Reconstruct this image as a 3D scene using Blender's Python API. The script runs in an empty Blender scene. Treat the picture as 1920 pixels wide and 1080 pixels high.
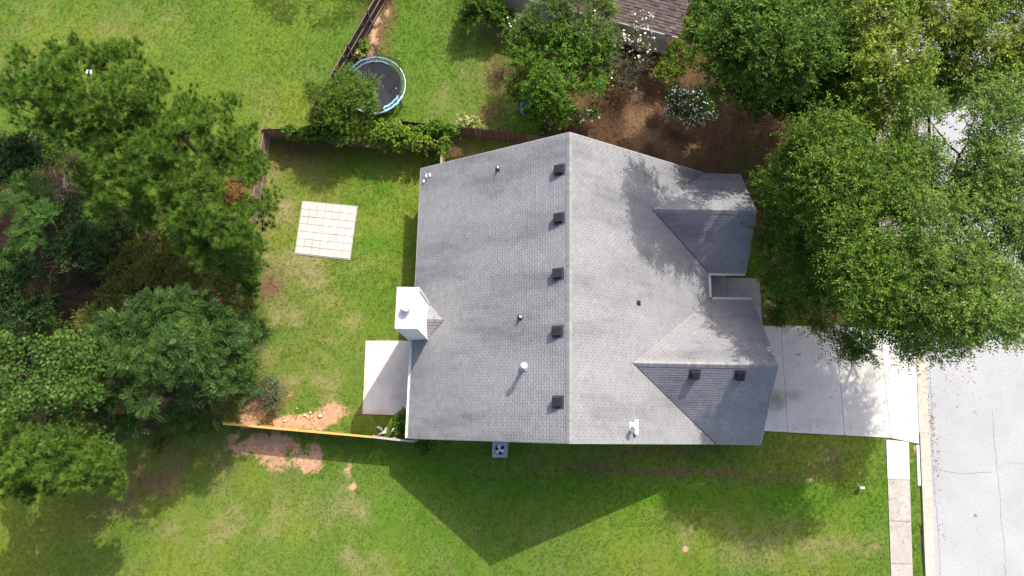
import bpy, math, random
import numpy as np
from mathutils import Matrix, Vector

random.seed(7)
RNG = np.random.default_rng(11)
SC = bpy.context.scene
COL = SC.collection

# ------------------------------------------------------------------ camera, world, sun, exposure
CAM_H, CAM_F, CAM_T, CAM_R, CAM_Y = 44.0, 1261.24, 0.2049, 0.0164, -0.0339
cam_m = Matrix.Rotation(-CAM_Y, 4, 'Z') @ Matrix.Rotation(CAM_T, 4, 'X') @ Matrix.Rotation(-CAM_R, 4, 'Z')
cd = bpy.data.cameras.new("camera")
cd.sensor_width = 36.0
cd.lens = CAM_F / 1920 * 36.0
cd.clip_start = 0.5
cd.clip_end = 3000
cam = bpy.data.objects.new("camera", cd)
cam.matrix_world = Matrix.Translation((0, 0, CAM_H)) @ cam_m
COL.objects.link(cam)
SC.camera = cam

SUN_DIR = Vector((4.169, 7.553, 8.51)).normalized()
world = bpy.data.worlds.new("World")
SC.world = world
world.use_nodes = True
nt = world.node_tree
bg = nt.nodes['Background']
sky = nt.nodes.new('ShaderNodeTexSky')
sky.sky_type = 'NISHITA'
sky.sun_disc = False
sky.air_density = 0.75
sky.dust_density = 4.0
sky.ozone_density = 0.5
sky.sun_elevation = math.radians(44.6)
sky.sun_rotation = math.atan2(SUN_DIR.x, SUN_DIR.y)
nt.links.new(sky.outputs[0], bg.inputs[0])
bg.inputs[1].default_value = 0.15
sl = bpy.data.lights.new("sun", 'SUN')
sl.energy = 2.9
sl.angle = math.radians(0.5)
sl.color = (1.0, 0.95, 0.86)
sun = bpy.data.objects.new("sun", sl)
sun.rotation_euler = (-SUN_DIR).to_track_quat('-Z', 'Y').to_euler()
sun.location = (0, 0, 60)
COL.objects.link(sun)
SC.view_settings.view_transform = 'Standard'
SC.view_settings.look = 'None'
SC.view_settings.exposure = 1.12
SC.view_settings.gamma = 1.0
SC.view_settings.use_curve_mapping = False
SC.cycles.max_bounces = 6
SC.cycles.transparent_max_bounces = 8

# ------------------------------------------------------------------ survey: photo point + height -> metres
_M = np.array(cam_m.to_3x3())
def W(px, py, z=0.0):
    d = _M @ np.array([(px - 960) / CAM_F, (540 - py) / CAM_F, -1.0])
    return np.array([0, 0, CAM_H]) + d * ((z - CAM_H) / d[2])
def PX(p):
    v = (np.asarray(p, float) - np.array([0, 0, CAM_H])) @ _M
    return np.stack([960 - CAM_F * v[..., 0] / v[..., 2], 540 + CAM_F * v[..., 1] / v[..., 2]], -1)

# ------------------------------------------------------------------ mesh helpers
class MB:
    def __init__(s):
        s.v = []; s.f = []
    def add(s, vs, fs):
        n = len(s.v)
        s.v += [tuple(map(float, p)) for p in vs]
        s.f += [tuple(i + n for i in f) for f in fs]
    def box(s, c, d, m=None):
        x, y, z = d[0] / 2, d[1] / 2, d[2] / 2
        vs = [Vector((a * x, b * y, e * z)) for e in (-1, 1) for a, b in ((-1, -1), (1, -1), (1, 1), (-1, 1))]
        if m is not None: vs = [m @ p for p in vs]
        vs = [p + Vector(c) for p in vs]
        s.add(vs, [(3, 2, 1, 0), (4, 5, 6, 7), (0, 1, 5, 4), (1, 2, 6, 5), (2, 3, 7, 6), (3, 0, 4, 7)])
    def prism(s, poly, z0, z1):
        n = len(poly)
        a = sum(poly[i][0] * poly[(i + 1) % n][1] - poly[(i + 1) % n][0] * poly[i][1] for i in range(n))
        if a < 0: poly = poly[::-1]
        vs = [(p[0], p[1], z0) for p in poly] + [(p[0], p[1], z1) for p in poly]
        s.add(vs, [tuple(range(n))[::-1], tuple(range(n, 2 * n))] + [(i, (i + 1) % n, n + (i + 1) % n, n + i) for i in range(n)])
    def slab3(s, poly, dz):
        n = len(poly)
        a = sum(poly[i][0] * poly[(i + 1) % n][1] - poly[(i + 1) % n][0] * poly[i][1] for i in range(n))
        if a < 0: poly = poly[::-1]
        vs = [(p[0], p[1], p[2] - dz) for p in poly] + [tuple(p) for p in poly]
        s.add(vs, [tuple(range(n))[::-1], tuple(range(n, 2 * n))] + [(i, (i + 1) % n, n + (i + 1) % n, n + i) for i in range(n)])
    def tube(s, pts, rad, n=6, cap=True):
        pts = [Vector(p) for p in pts]
        if not hasattr(rad, '__len__'): rad = [rad] * len(pts)
        vs = []
        for i, p in enumerate(pts):
            t = (pts[min(i + 1, len(pts) - 1)] - pts[max(i - 1, 0)]).normalized()
            a = t.cross(Vector((0.31, 0.2, 1)) if abs(t.z) < 0.9 else Vector((1, 0.1, 0))).normalized()
            b = t.cross(a)
            for k in range(n):
                q = 2 * math.pi * k / n
                vs.append(p + (a * math.cos(q) + b * math.sin(q)) * rad[i])
        fs = []
        for i in range(len(pts) - 1):
            for k in range(n):
                fs.append((i * n + k, i * n + (k + 1) % n, (i + 1) * n + (k + 1) % n, (i + 1) * n + k))
        if cap:
            fs.append(tuple(range(n))[::-1]); fs.append(tuple(range((len(pts) - 1) * n, len(pts) * n)))
        s.add(vs, fs)
    def lathe(s, c, prof, n=20, m=None):
        vs = []
        for r, z in prof:
            for k in range(n):
                q = 2 * math.pi * k / n
                p = Vector((r * math.cos(q), r * math.sin(q), z))
                vs.append((m @ p if m else p) + Vector(c))
        fs = []
        for i in range(len(prof) - 1):
            for k in range(n):
                fs.append((i * n + k, i * n + (k + 1) % n, (i + 1) * n + (k + 1) % n, (i + 1) * n + k))
        fs.append(tuple(range(n))[::-1]); fs.append(tuple(range((len(prof) - 1) * n, len(prof) * n)))
        s.add(vs, fs)
    def mesh(s, name, mat, smooth=False):
        me = bpy.data.meshes.new(name)
        me.from_pydata(s.v, [], s.f)
        if mat: me.materials.append(mat)
        if smooth: me.polygons.foreach_set('use_smooth', [True] * len(me.polygons))
        me.update()
        return me
    def build(s, name, mat, parent=None, smooth=False, **props):
        return obj(name, s.mesh(name, mat, smooth), parent, **props)

def obj(name, data, parent=None, label=None, cat=None, group=None, kind=None):
    o = bpy.data.objects.new(name, data)
    COL.objects.link(o)
    if parent is not None: o.parent = parent
    return tag(o, label, cat, group, kind)
def tag(o, label=None, cat=None, group=None, kind=None):
    if label: o['label'] = label
    if cat: o['category'] = cat
    if group: o['group'] = group
    if kind: o['kind'] = kind
    return o
def thing(name, label, cat, loc=(0, 0, 0), group=None):
    o = bpy.data.objects.new(name, None)
    o.location = loc; o.empty_display_size = 0.3
    COL.objects.link(o)
    return tag(o, label, cat, group)

def np_mesh(name, V, F, mat, attrs=(), nper=4):
    """V (n,3), F (m,nper) -> mesh, attrs: (name, type, domain, flat array)"""
    me = bpy.data.meshes.new(name)
    m = len(F)
    me.vertices.add(len(V)); me.vertices.foreach_set('co', np.ascontiguousarray(V, np.float32).ravel())
    me.loops.add(m * nper); me.loops.foreach_set('vertex_index', np.ascontiguousarray(F, np.int32).ravel())
    me.polygons.add(m)
    me.polygons.foreach_set('loop_start', np.arange(0, m * nper, nper, dtype=np.int32))
    for an, ty, dom, arr in attrs:
        a = me.attributes.new(an, ty, dom)
        a.data.foreach_set('color' if ty == 'FLOAT_COLOR' else 'value', np.ascontiguousarray(arr, np.float32).ravel())
    if mat: me.materials.append(mat)
    me.update(calc_edges=True)
    return me

# ------------------------------------------------------------------ materials
def N(nt, typ, **kw):
    n = nt.nodes.new(typ)
    for k, v in kw.items(): setattr(n, k, v)
    return n
def noise(nt, scale, detail=4, rough=0.6, vec=None):
    n = N(nt, 'ShaderNodeTexNoise')
    n.inputs['Scale'].default_value = scale
    n.inputs['Detail'].default_value = detail
    n.inputs['Roughness'].default_value = rough
    if vec is not None: nt.links.new(vec, n.inputs['Vector'])
    return n.outputs['Fac']
def ramp(nt, fac, stops):
    r = N(nt, 'ShaderNodeValToRGB')
    while len(r.color_ramp.elements) < len(stops): r.color_ramp.elements.new(0.5)
    for e, (p, c) in zip(r.color_ramp.elements, stops):
        e.position = p; e.color = (*c, 1) if len(c) == 3 else c
    nt.links.new(fac, r.inputs[0])
    return r.outputs[0]
def mixc(nt, fac, a, b, mode='MIX'):
    m = N(nt, 'ShaderNodeMix', data_type='RGBA', blend_type=mode)
    for s, v in ((m.inputs[0], fac), (m.inputs[6], a), (m.inputs[7], b)):
        if hasattr(v, 'links'): nt.links.new(v, s)
        elif isinstance(v, (int, float)): s.default_value = v
        else: s.default_value = (*v, 1)
    return m.outputs[2]
def base(name, rough=0.85, spec=0.3, metal=0.0):
    m = bpy.data.materials.new(name)
    m.use_nodes = True
    nt = m.node_tree
    b = nt.nodes['Principled BSDF']
    b.inputs['Roughness'].default_value = rough
    b.inputs['Specular IOR Level'].default_value = spec
    b.inputs['Metallic'].default_value = metal
    g = N(nt, 'ShaderNodeNewGeometry')
    return m, nt, b, g.outputs['Position']
def bump(nt, b, h, strength=0.3, dist=0.02):
    n = N(nt, 'ShaderNodeBump')
    n.inputs['Strength'].default_value = strength
    n.inputs['Distance'].default_value = dist
    nt.links.new(h, n.inputs['Height'])
    nt.links.new(n.outputs[0], b.inputs['Normal'])
def simple(name, c1, c2=None, scale=3.0, rough=0.7, spec=0.3, metal=0.0, bmp=0.0, rnd=0.0, grain=None):
    m, nt, b, pos = base(name, rough, spec, metal)
    c2 = c2 or tuple(x * 0.8 for x in c1)
    c = ramp(nt, noise(nt, scale, 5, 0.6, pos), [(0.3, c1), (0.72, c2)])
    if grain:
        c = mixc(nt, grain[1], c, ramp(nt, noise(nt, grain[0], 2, 0.7, pos), [(0.3, (0.35,) * 3), (0.7, (1.6,) * 3)]), 'MULTIPLY')
    if rnd:
        oi = N(nt, 'ShaderNodeObjectInfo')
        c = mixc(nt, 1.0, c, ramp(nt, oi.outputs['Random'], [(0, (1 - rnd,) * 3), (1, (1 + rnd,) * 3)]), 'MULTIPLY')
    nt.links.new(c, b.inputs['Base Color'])
    if bmp: bump(nt, b, noise(nt, scale * 8, 4, 0.7, pos), bmp, 0.01)
    return m

def leaf_mat(name, dark, mid, light, trans=0.26, rough=0.62):
    m, nt, b, pos = base(name, rough, 0.10)
    a = N(nt, 'ShaderNodeAttribute', attribute_name='tint')
    c = ramp(nt, a.outputs['Fac'], [(0.0, dark), (0.5, mid), (1.0, light)])
    c = mixc(nt, 0.6, c, ramp(nt, noise(nt, 0.55, 3, 0.5, pos), [(0.3, (0.72, 0.75, 0.7)), (0.7, (1.25, 1.22, 1.05))]), 'MULTIPLY')
    nt.links.new(c, b.inputs['Base Color'])
    t = N(nt, 'ShaderNodeBsdfTranslucent')
    nt.links.new(mixc(nt, 1.0, c, (1.3, 1.35, 0.7), 'MULTIPLY'), t.inputs['Color'])
    mx = N(nt, 'ShaderNodeMixShader'); mx.inputs[0].default_value = trans
    nt.links.new(b.outputs[0], mx.inputs[1]); nt.links.new(t.outputs[0], mx.inputs[2])
    nt.links.new(mx.outputs[0], nt.nodes['Material Output'].inputs[0])
    return m

def shingle_mat(name, c_dark, c_mid, c_light, src, streak=True, warm=0.0):
    m, nt, b, pos = base(name, 0.93, 0.15)
    if src == 'attr':
        f = N(nt, 'ShaderNodeAttribute', attribute_name='tint').outputs['Fac']
    else:
        f = N(nt, 'ShaderNodeObjectInfo').outputs['Random']
    c = ramp(nt, f, [(0.0, c_dark), (0.35, c_mid), (0.75, c_mid), (1.0, c_light)])
    mp = N(nt, 'ShaderNodeMapping'); mp.inputs['Scale'].default_value = (0.16, 0.5, 0.1)
    nt.links.new(pos, mp.inputs[0])
    if streak:
        c = mixc(nt, 0.8, c, ramp(nt, noise(nt, 1.0, 5, 0.62, mp.outputs[0]), [(0.32, (0.58, 0.585, 0.61)), (0.50, (0.98,) * 3), (0.70, (1.16, 1.15, 1.13))]), 'MULTIPLY')
        c = mixc(nt, 0.35, c, ramp(nt, noise(nt, 2.2, 4, 0.65, pos), [(0.3, (0.82,) * 3), (0.7, (1.13,) * 3)]), 'MULTIPLY')
    c = mixc(nt, 0.3, c, ramp(nt, noise(nt, 26.0, 2, 0.8, pos), [(0.3, (0.6,) * 3), (0.7, (1.4,) * 3)]), 'MULTIPLY')
    nt.links.new(c, b.inputs['Base Color'])
    bump(nt, b, noise(nt, 60, 3, 0.8, pos), 0.4, 0.006)
    return m

def concrete(name, c1, c2, stain=(0.7, 0.66, 0.6), sc=0.7, amt=0.6, rnd=0.04, rough=0.9):
    m, nt, b, pos = base(name, rough, 0.2)
    c = ramp(nt, noise(nt, sc, 6, 0.6, pos), [(0.28, c2), (0.62, c1)])
    c = mixc(nt, amt, c, ramp(nt, noise(nt, sc * 3.1, 5, 0.7, pos), [(0.30, stain), (0.55, (1, 1, 1))]), 'MULTIPLY')
    c = mixc(nt, 0.5, c, ramp(nt, noise(nt, 30, 3, 0.8, pos), [(0.25, (0.8,) * 3), (0.75, (1.15,) * 3)]), 'MULTIPLY')
    oi = N(nt, 'ShaderNodeObjectInfo')
    c = mixc(nt, 1.0, c, ramp(nt, oi.outputs['Random'], [(0, (1 - rnd,) * 3), (1, (1 + rnd,) * 3)]), 'MULTIPLY')
    nt.links.new(c, b.inputs['Base Color'])
    bump(nt, b, noise(nt, 40, 4, 0.7, pos), 0.25, 0.006)
    return m

SH_D, SH_M, SH_L = (0.196, 0.196, 0.203), (0.214, 0.214, 0.221), (0.230, 0.230, 0.236)
M_SH = shingle_mat('grey_shingle_field', SH_D, SH_M, SH_L, 'attr')
M_SH1 = shingle_mat('grey_shingle_single', SH_D, SH_M, SH_L, 'obj')
M_CAP = shingle_mat('ridge_shingle', (0.205, 0.20, 0.20), (0.235, 0.232, 0.23), (0.27, 0.266, 0.262), 'obj', streak=False)
M_BSH = shingle_mat('brown_shingle', (0.095, 0.066, 0.060), (0.155, 0.120, 0.110), (0.20, 0.175, 0.165), 'obj', streak=False)
M_DECK = simple('roof_felt', (0.095, 0.095, 0.10), (0.08, 0.08, 0.085), 4, 0.95)
M_BDECK = simple('brown_roof_felt', (0.035, 0.026, 0.023), None, 4, 0.95)
M_WHITE = simple('white_paint', (0.80, 0.80, 0.79), (0.70, 0.70, 0.69), 2, 0.45, 0.4)
M_RAKE = simple('grey_rake_trim', (0.40, 0.38, 0.36), (0.33, 0.31, 0.30), 2, 0.6)
M_GUT = simple('white_gutter_metal', (0.78, 0.78, 0.77), (0.6, 0.58, 0.55), 5, 0.35, 0.5)
M_SIDING = simple('grey_beige_siding', (0.50, 0.47, 0.42), (0.43, 0.40, 0.36), 1.5, 0.7)
M_NSIDE = simple('tan_siding', (0.58, 0.53, 0.48), (0.50, 0.455, 0.41), 1.5, 0.75, grain=(14, 0.3))
M_GLASS = simple('window_glass', (0.03, 0.035, 0.04), (0.02, 0.025, 0.03), 2, 0.08, 0.6)
M_BLACK = simple('black_plastic', (0.020, 0.020, 0.024), (0.014, 0.014, 0.017), 6, 0.65, 0.2)
M_BLACKTAR = simple('dark_weathered_metal', (0.06, 0.06, 0.068), (0.04, 0.04, 0.048), 5, 0.55, 0.4)
M_DGREY = simple('dark_grey_metal', (0.10, 0.095, 0.095), (0.07, 0.07, 0.072), 6, 0.6, 0.4)
M_CHASE = simple('white_chase_cover', (0.56, 0.57, 0.60), (0.50, 0.47, 0.44), 2.2, 0.35, 0.5)
M_FLUE = simple('pale_rusty_flue', (0.74, 0.68, 0.66), (0.52, 0.40, 0.36), 4, 0.5, 0.4)
M_LEAD = simple('grey_flashing', (0.45, 0.46, 0.48), (0.34, 0.35, 0.37), 5, 0.5, 0.4, 0.3)
M_DRIVE = concrete('driveway_concrete', (0.50, 0.485, 0.455), (0.43, 0.415, 0.39), (0.86, 0.85, 0.83))
def stains(mat, spots):
    # soaked-in marks with a place and shape of their own
    t = mat.node_tree; b = t.nodes['Principled BSDF']; src = b.inputs['Base Color'].links[0].from_socket
    pos = N(t, 'ShaderNodeNewGeometry').outputs['Position']
    for px, py, rx, ry, col in spots:
        q = N(t, 'ShaderNodeVectorMath', operation='SUBTRACT'); t.links.new(pos, q.inputs[0]); q.inputs[1].default_value = (*W(px, py)[:2], 0)
        m = N(t, 'ShaderNodeVectorMath', operation='MULTIPLY'); t.links.new(q.outputs[0], m.inputs[0]); m.inputs[1].default_value = (1 / rx, 1 / ry, 0)
        l = N(t, 'ShaderNodeVectorMath', operation='LENGTH'); t.links.new(m.outputs[0], l.inputs[0])
        a = N(t, 'ShaderNodeMath', operation='MULTIPLY_ADD'); t.links.new(noise(t, 1.6, 5, 0.7, pos), a.inputs[0]); a.inputs[1].default_value = 0.6; t.links.new(l.outputs[1], a.inputs[2])
        src = mixc(t, 1.0, src, ramp(t, a.outputs[0], [(0.45, col), (1.25, (1, 1, 1))]), 'MULTIPLY')
    t.links.new(src, b.inputs['Base Color'])
stains(M_DRIVE, [(1452, 748, 1.7, 1.35, (0.52, 0.50, 0.42)), (1490, 742, 1.1, .75, (0.70, 0.68, 0.60)), (1558, 745, .22, .18, (0.75, 0.75, 0.75)), (1630, 690, .5, 1.6, (0.88, 0.87, 0.85)), (1540, 790, 2.2, .4, (0.90, 0.89, 0.87))])
M_WALKN = concrete('pale_new_concrete', (0.60, 0.585, 0.55), (0.52, 0.505, 0.48), (0.88, 0.86, 0.83))
M_WALKO = concrete('old_tan_concrete', (0.38, 0.356, 0.318), (0.31, 0.29, 0.26), (0.75, 0.70, 0.64), 1.2)
M_CURB = concrete('curb_concrete', (0.45, 0.40, 0.34), (0.37, 0.33, 0.285), (0.72, 0.68, 0.62), 1.6)
M_PORCH = concrete('grey_porch_concrete', (0.36, 0.355, 0.34), (0.30, 0.295, 0.28), (0.8, 0.8, 0.78), 1.0)
M_PATIO = concrete('patio_concrete', (0.57, 0.54, 0.505), (0.49, 0.46, 0.43), (0.84, 0.78, 0.72), 0.5, 0.7)
stains(M_PATIO, [(684, 720, .55, 1.9, (0.97, 0.80, 0.64)), (700, 776, 1.8, .5, (0.90, 0.78, 0.66)), (686, 655, .4, 1.2, (1.0, 0.90, 0.80)), (745, 745, 1.0, .5, (0.85, 0.82, 0.78))])
M_PAVER = concrete('square_paver_stone', (0.47, 0.447, 0.412), (0.415, 0.392, 0.36), (0.85, 0.83, 0.80), 0.9, 0.6, 0.06)
M_JOINTL = simple('pad_joint_soil', (0.36, 0.33, 0.29), (0.30, 0.275, 0.24), 3, 0.95)
M_JOINT = simple('joint_soil', (0.09, 0.065, 0.045), (0.06, 0.045, 0.03), 5, 0.95)

# asphalt with cracks
def road_mat():
    m, nt, b, pos = base('pale_asphalt', 0.92, 0.2)
    c = ramp(nt, noise(nt, 0.35, 6, 0.6, pos), [(0.3, (0.285, 0.29, 0.298)), (0.7, (0.335, 0.34, 0.348))])
    c = mixc(nt, 0.75, c, ramp(nt, noise(nt, 14, 3, 0.85, pos), [(0.25, (0.55,) * 3), (0.5, (1.0,) * 3), (0.75, (1.3,) * 3)]), 'MULTIPLY')
    nt.links.new(c, b.inputs['Base Color'])
    bump(nt, b, noise(nt, 50, 3, 0.8, pos), 0.5, 0.01)
    return m
M_ROAD = road_mat()
M_CRACK = simple('crack_grey', (0.20, 0.195, 0.19), (0.15, 0.15, 0.15), 8, 0.95)  # dark grey of the road cracks and the tar spot
M_OIL = simple('driveway_stain', (0.33, 0.31, 0.265), (0.42, 0.405, 0.37), 1.4, 0.8)

def wood(name, c1, c2, rnd=0.25, sc=2.0):
    m, nt, b, pos = base(name, 0.85, 0.2)
    mp = N(nt, 'ShaderNodeMapping'); mp.inputs['Scale'].default_value = (9, 9, 0.8)
    nt.links.new(pos, mp.inputs[0])
    c = ramp(nt, noise(nt, sc, 5, 0.65, mp.outputs[0]), [(0.3, c1), (0.7, c2)])
    oi = N(nt, 'ShaderNodeObjectInfo')
    c = mixc(nt, 1.0, c, ramp(nt, oi.outputs['Random'], [(0, (1 - rnd,) * 3), (1, (1 + rnd,) * 3)]), 'MULTIPLY')
    nt.links.new(c, b.inputs['Base Color'])
    return m
M_WD = wood('dark_brown_fence_wood', (0.085, 0.055, 0.042), (0.055, 0.036, 0.03))
M_WDG = wood('weathered_brown_wood', (0.25, 0.165, 0.115), (0.16, 0.105, 0.075), 0.3)
M_WDP = wood('pinkish_grey_rail_wood', (0.27, 0.21, 0.18), (0.19, 0.145, 0.125), 0.15)
M_WTAN = wood('tan_fence_wood', (0.42, 0.31, 0.185), (0.30, 0.22, 0.135), 0.15)
M_WNEW = wood('new_yellow_lumber', (0.52, 0.32, 0.095), (0.43, 0.26, 0.075), 0.12)
M_WGREY = wood('grey_weathered_lumber', (0.42, 0.39, 0.36), (0.31, 0.285, 0.265), 0.2)
M_BARK = simple('bark', (0.10, 0.075, 0.055), (0.055, 0.042, 0.032), 3, 0.95, 0.1, grain=(12, 0.6))
M_BARKP = simple('pine_bark', (0.11, 0.075, 0.052), (0.065, 0.045, 0.034), 3, 0.95, 0.1, grain=(10, 0.6))
M_TWIG = simple('grey_twig', (0.33, 0.29, 0.25), (0.23, 0.20, 0.17), 3, 0.9, 0.1)
M_DEADB = simple('dead_brush', (0.29, 0.22, 0.175), (0.20, 0.15, 0.12), 2, 0.95, 0.1)
M_STRAW = simple('rusty_dead_needles', (0.26, 0.115, 0.05), (0.18, 0.08, 0.04), 2, 0.95, 0.1)

L_ELM = leaf_mat('elm_leaf', (0.026, 0.062, 0.007), (0.080, 0.152, 0.015), (0.230, 0.300, 0.050))
L_ELM2 = leaf_mat('pale_elm_leaf', (0.045, 0.088, 0.014), (0.105, 0.180, 0.028), (0.240, 0.310, 0.080))
L_YEL = leaf_mat('yellow_green_leaf', (0.052, 0.092, 0.010), (0.145, 0.225, 0.025), (0.330, 0.385, 0.070))
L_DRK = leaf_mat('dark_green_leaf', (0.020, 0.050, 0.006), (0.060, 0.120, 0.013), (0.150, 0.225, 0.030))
L_PINE = leaf_mat('pine_needle', (0.044, 0.096, 0.013), (0.115, 0.212, 0.030), (0.235, 0.330, 0.066), 0.2)
L_PINN = leaf_mat('compound_leaf', (0.016, 0.040, 0.010), (0.050, 0.102, 0.022), (0.110, 0.175, 0.044))
L_PINB = leaf_mat('bright_feathery_leaf', (0.028, 0.066, 0.013), (0.058, 0.128, 0.022), (0.110, 0.190, 0.036))
L_GUM = leaf_mat('sweetgum_leaf', (0.020, 0.052, 0.010), (0.062, 0.125, 0.022), (0.160, 0.230, 0.050))
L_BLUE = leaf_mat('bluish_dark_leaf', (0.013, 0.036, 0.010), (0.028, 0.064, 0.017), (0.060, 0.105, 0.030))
L_OLV = leaf_mat('olive_leaf', (0.060, 0.082, 0.016), (0.108, 0.134, 0.025), (0.198, 0.222, 0.048))
L_BRT = leaf_mat('fresh_green_leaf', (0.026, 0.075, 0.007), (0.074, 0.155, 0.014), (0.160, 0.245, 0.032))
L_CRP = leaf_mat('feathery_green_leaf', (0.040, 0.075, 0.014), (0.095, 0.155, 0.028), (0.20, 0.27, 0.06))
L_VINE = leaf_mat('vine_leaf', (0.045, 0.095, 0.010), (0.105, 0.175, 0.016), (0.24, 0.28, 0.030))
L_GREY = leaf_mat('dry_greyish_leaf', (0.060, 0.062, 0.035), (0.105, 0.105, 0.06), (0.17, 0.165, 0.10))
L_PALE = leaf_mat('pale_yellow_leaf', (0.16, 0.20, 0.05), (0.32, 0.35, 0.12), (0.50, 0.50, 0.26))
L_CORD = leaf_mat('bluish_green_shrub_leaf', (0.035, 0.055, 0.035), (0.075, 0.10, 0.062), (0.15, 0.17, 0.115))
M_PETAL = simple('white_petal', (0.82, 0.80, 0.81), (0.74, 0.70, 0.72), 6, 0.6)
M_PETALP = simple('pale_pink_petal', (0.80, 0.68, 0.66), (0.70, 0.56, 0.54), 6, 0.6)

# ------------------------------------------------------------------ numeric noise for the lawn
def _hash(ix, iy, seed):
    h = (ix.astype(np.int64) * 374761393 + iy.astype(np.int64) * 668265263 + seed * 1442695041) & 0xffffffff
    h = ((h ^ (h >> 13)) * 1274126177) & 0xffffffff
    return ((h ^ (h >> 16)) & 0xffff) / 65535.0
def vnoise(x, y, seed=0):
    ix, iy = np.floor(x), np.floor(y)
    fx, fy = x - ix, y - iy
    fx = fx * fx * (3 - 2 * fx); fy = fy * fy * (3 - 2 * fy)
    a, b = _hash(ix, iy, seed), _hash(ix + 1, iy, seed)
    c, d = _hash(ix, iy + 1, seed), _hash(ix + 1, iy + 1, seed)
    return (a * (1 - fx) + b * fx) * (1 - fy) + (c * (1 - fx) + d * fx) * fy
def fbm(x, y, sc, seed=0, o=4):
    t = 0; a = 0.5; s = 0
    for i in range(o):
        t = t + a * vnoise(x * sc * 2 ** i + 17.3 * i, y * sc * 2 ** i - 9.1 * i, seed + i); s += a; a *= 0.55
    return t / s
def sstep(a, b, x):
    t = np.clip((x - a) / (b - a), 0, 1); return t * t * (3 - 2 * t)

# ground blotches: photo point, half sizes in photo pixels, strength, kind
CLAY = [(575, 787, 62, 20, 1.1), (505, 838, 62, 30, 1.1), (592, 858, 26, 24, 1.1), (660, 912, 7, 9, 1.0), (1287, 1033, 7, 5, 1.0),
        (610, 770, 35, 16, 0.7), (470, 775, 40, 22, 0.75), (545, 745, 14, 14, 0.5), (640, 845, 25, 20, 0.5), (445, 820, 26, 10, 0.6), (500, 470, 15, 60, 0.25),
        (480, 690, 18, 40, 0.4), (700, 60, 16, 40, 0.5), (725, 15, 15, 40, 0.5), (690, 100, 14, 15, 0.45), (850, 285, 22, 12, 0.65), (610, 235, 30, 8, 0.4), (1645, 815, 12, 8, 0.6), (1715, 850, 7, 22, 0.7), (655, 880, 8, 30, 0.6), (1600, 895, 18, 14, 0.5), (1520, 904, 10, 8, 0.7)]
DRY = [(560, 560, 60, 190, 0.95), (610, 690, 80, 90, 0.75), (525, 400, 34, 90, 0.9), (640, 560, 40, 110, 0.6), (530, 320, 30, 40, 0.6), (420, 960, 150, 70, 0.55), (655, 980, 30, 100, 0.9), (560, 1010, 60, 60, 0.5), (500, 560, 45, 260, 0.55), (560, 640, 70, 120, 0.35), (560, 520, 40, 40, 0.5),
       (1500, 1030, 150, 30, 0.4), (1620, 1030, 60, 10, 0.9), (1500, 985, 60, 6, 0.35), (1330, 980, 40, 20, 0.4), (860, 190, 60, 60, 0.35), (900, 120, 40, 60, 0.4), (300, 930, 120, 60, 0.4), (60, 110, 80, 60, 0.35), (250, 60, 90, 25, 0.35),
       (330, 50, 30, 25, 0.5), (1570, 860, 80, 20, 0.3), (1290, 1010, 12, 24, 0.7), (1375, 1000, 10, 14, 0.7), (1480, 1070, 12, 14, 0.7), (520, 700, 50, 50, 0.4), (870, 150, 14, 30, 0.5), (560, 1050, 220, 30, 0.35), (940, 965, 110, 30, 0.25)]
BROWN = [(700, 60, 20, 45, 1.1), (725, 15, 18, 45, 1.1), (690, 105, 16, 20, 1.0), (1250, 885, 170, 8, 0.9), (1450, 895, 120, 7, 0.6), (1080, 870, 110, 8, 0.5), (1360, 850, 120, 14, 0.35), (1550, 880, 50, 20, 0.35), (280, 900, 70, 40, 0.6), (230, 930, 60, 30, 0.5), (480, 760, 55, 40, 0.9), (500, 530, 32, 26, 0.95), (560, 282, 70, 10, 0.8), (530, 300, 30, 20, 0.55),
         (870, 285, 40, 16, 0.5), (930, 215, 40, 40, 0.6), (420, 880, 60, 14, 0.4), (320, 860, 60, 30, 0.5), (940, 125, 24, 60, 0.5), (470, 815, 60, 12, 0.5), (1190, 850, 40, 8, 0.5)]
LUSH = [(720, 430, 60, 120, 0.9), (700, 340, 70, 50, 0.8), (730, 590, 40, 60, 0.5), (600, 1000, 30, 60, 0.3), (1650, 960, 50, 60, 0.7), (1716, 960, 12, 120, 0.5), (830, 1010, 90, 60, 0.45), (760, 960, 60, 60, 0.5), (1150, 960, 160, 50, 0.55), (1480, 935, 150, 34, 1.0), (1250, 925, 180, 30, 1.0), (1000, 920, 200, 36, 1.0), (800, 880, 90, 30, 0.9), (880, 960, 60, 40, 0.6), (1640, 860, 40, 40, 0.4), (850, 850, 120, 16, 0.7), (700, 860, 60, 30, 0.7), (560, 60, 150, 60, 0.4), (430, 120, 120, 100, 0.3), (780, 90, 40, 80, 0.5), (740, 190, 60, 30, 0.3)]
def blob(P, lst):
    out = np.zeros(len(P))
    wx = (fbm(P[:, 0], P[:, 1], 0.035, 91) - 0.5) * 40; wy = (fbm(P[:, 0], P[:, 1], 0.035, 95) - 0.5) * 40
    for cx, cy, rx, ry, s in lst:
        k = min(1.0, min(rx, ry) / 25)
        d = ((P[:, 0] + wx * k - cx) / rx) ** 2 + ((P[:, 1] + wy * k - cy) / ry) ** 2
        out = np.maximum(out, s * np.exp(-d * 0.85))
    return out
def inpoly(P, poly):
    x, y = P[:, 0], P[:, 1]; c = np.zeros(len(P), bool); n = len(poly)
    for i in range(n):
        x0, y0 = poly[i]; x1, y1 = poly[(i + 1) % n]
        c ^= ((y0 > y) != (y1 > y)) & (x < (x1 - x0) * (y - y0) / (y1 - y0 + 1e-12) + x0)
    return c
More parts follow.
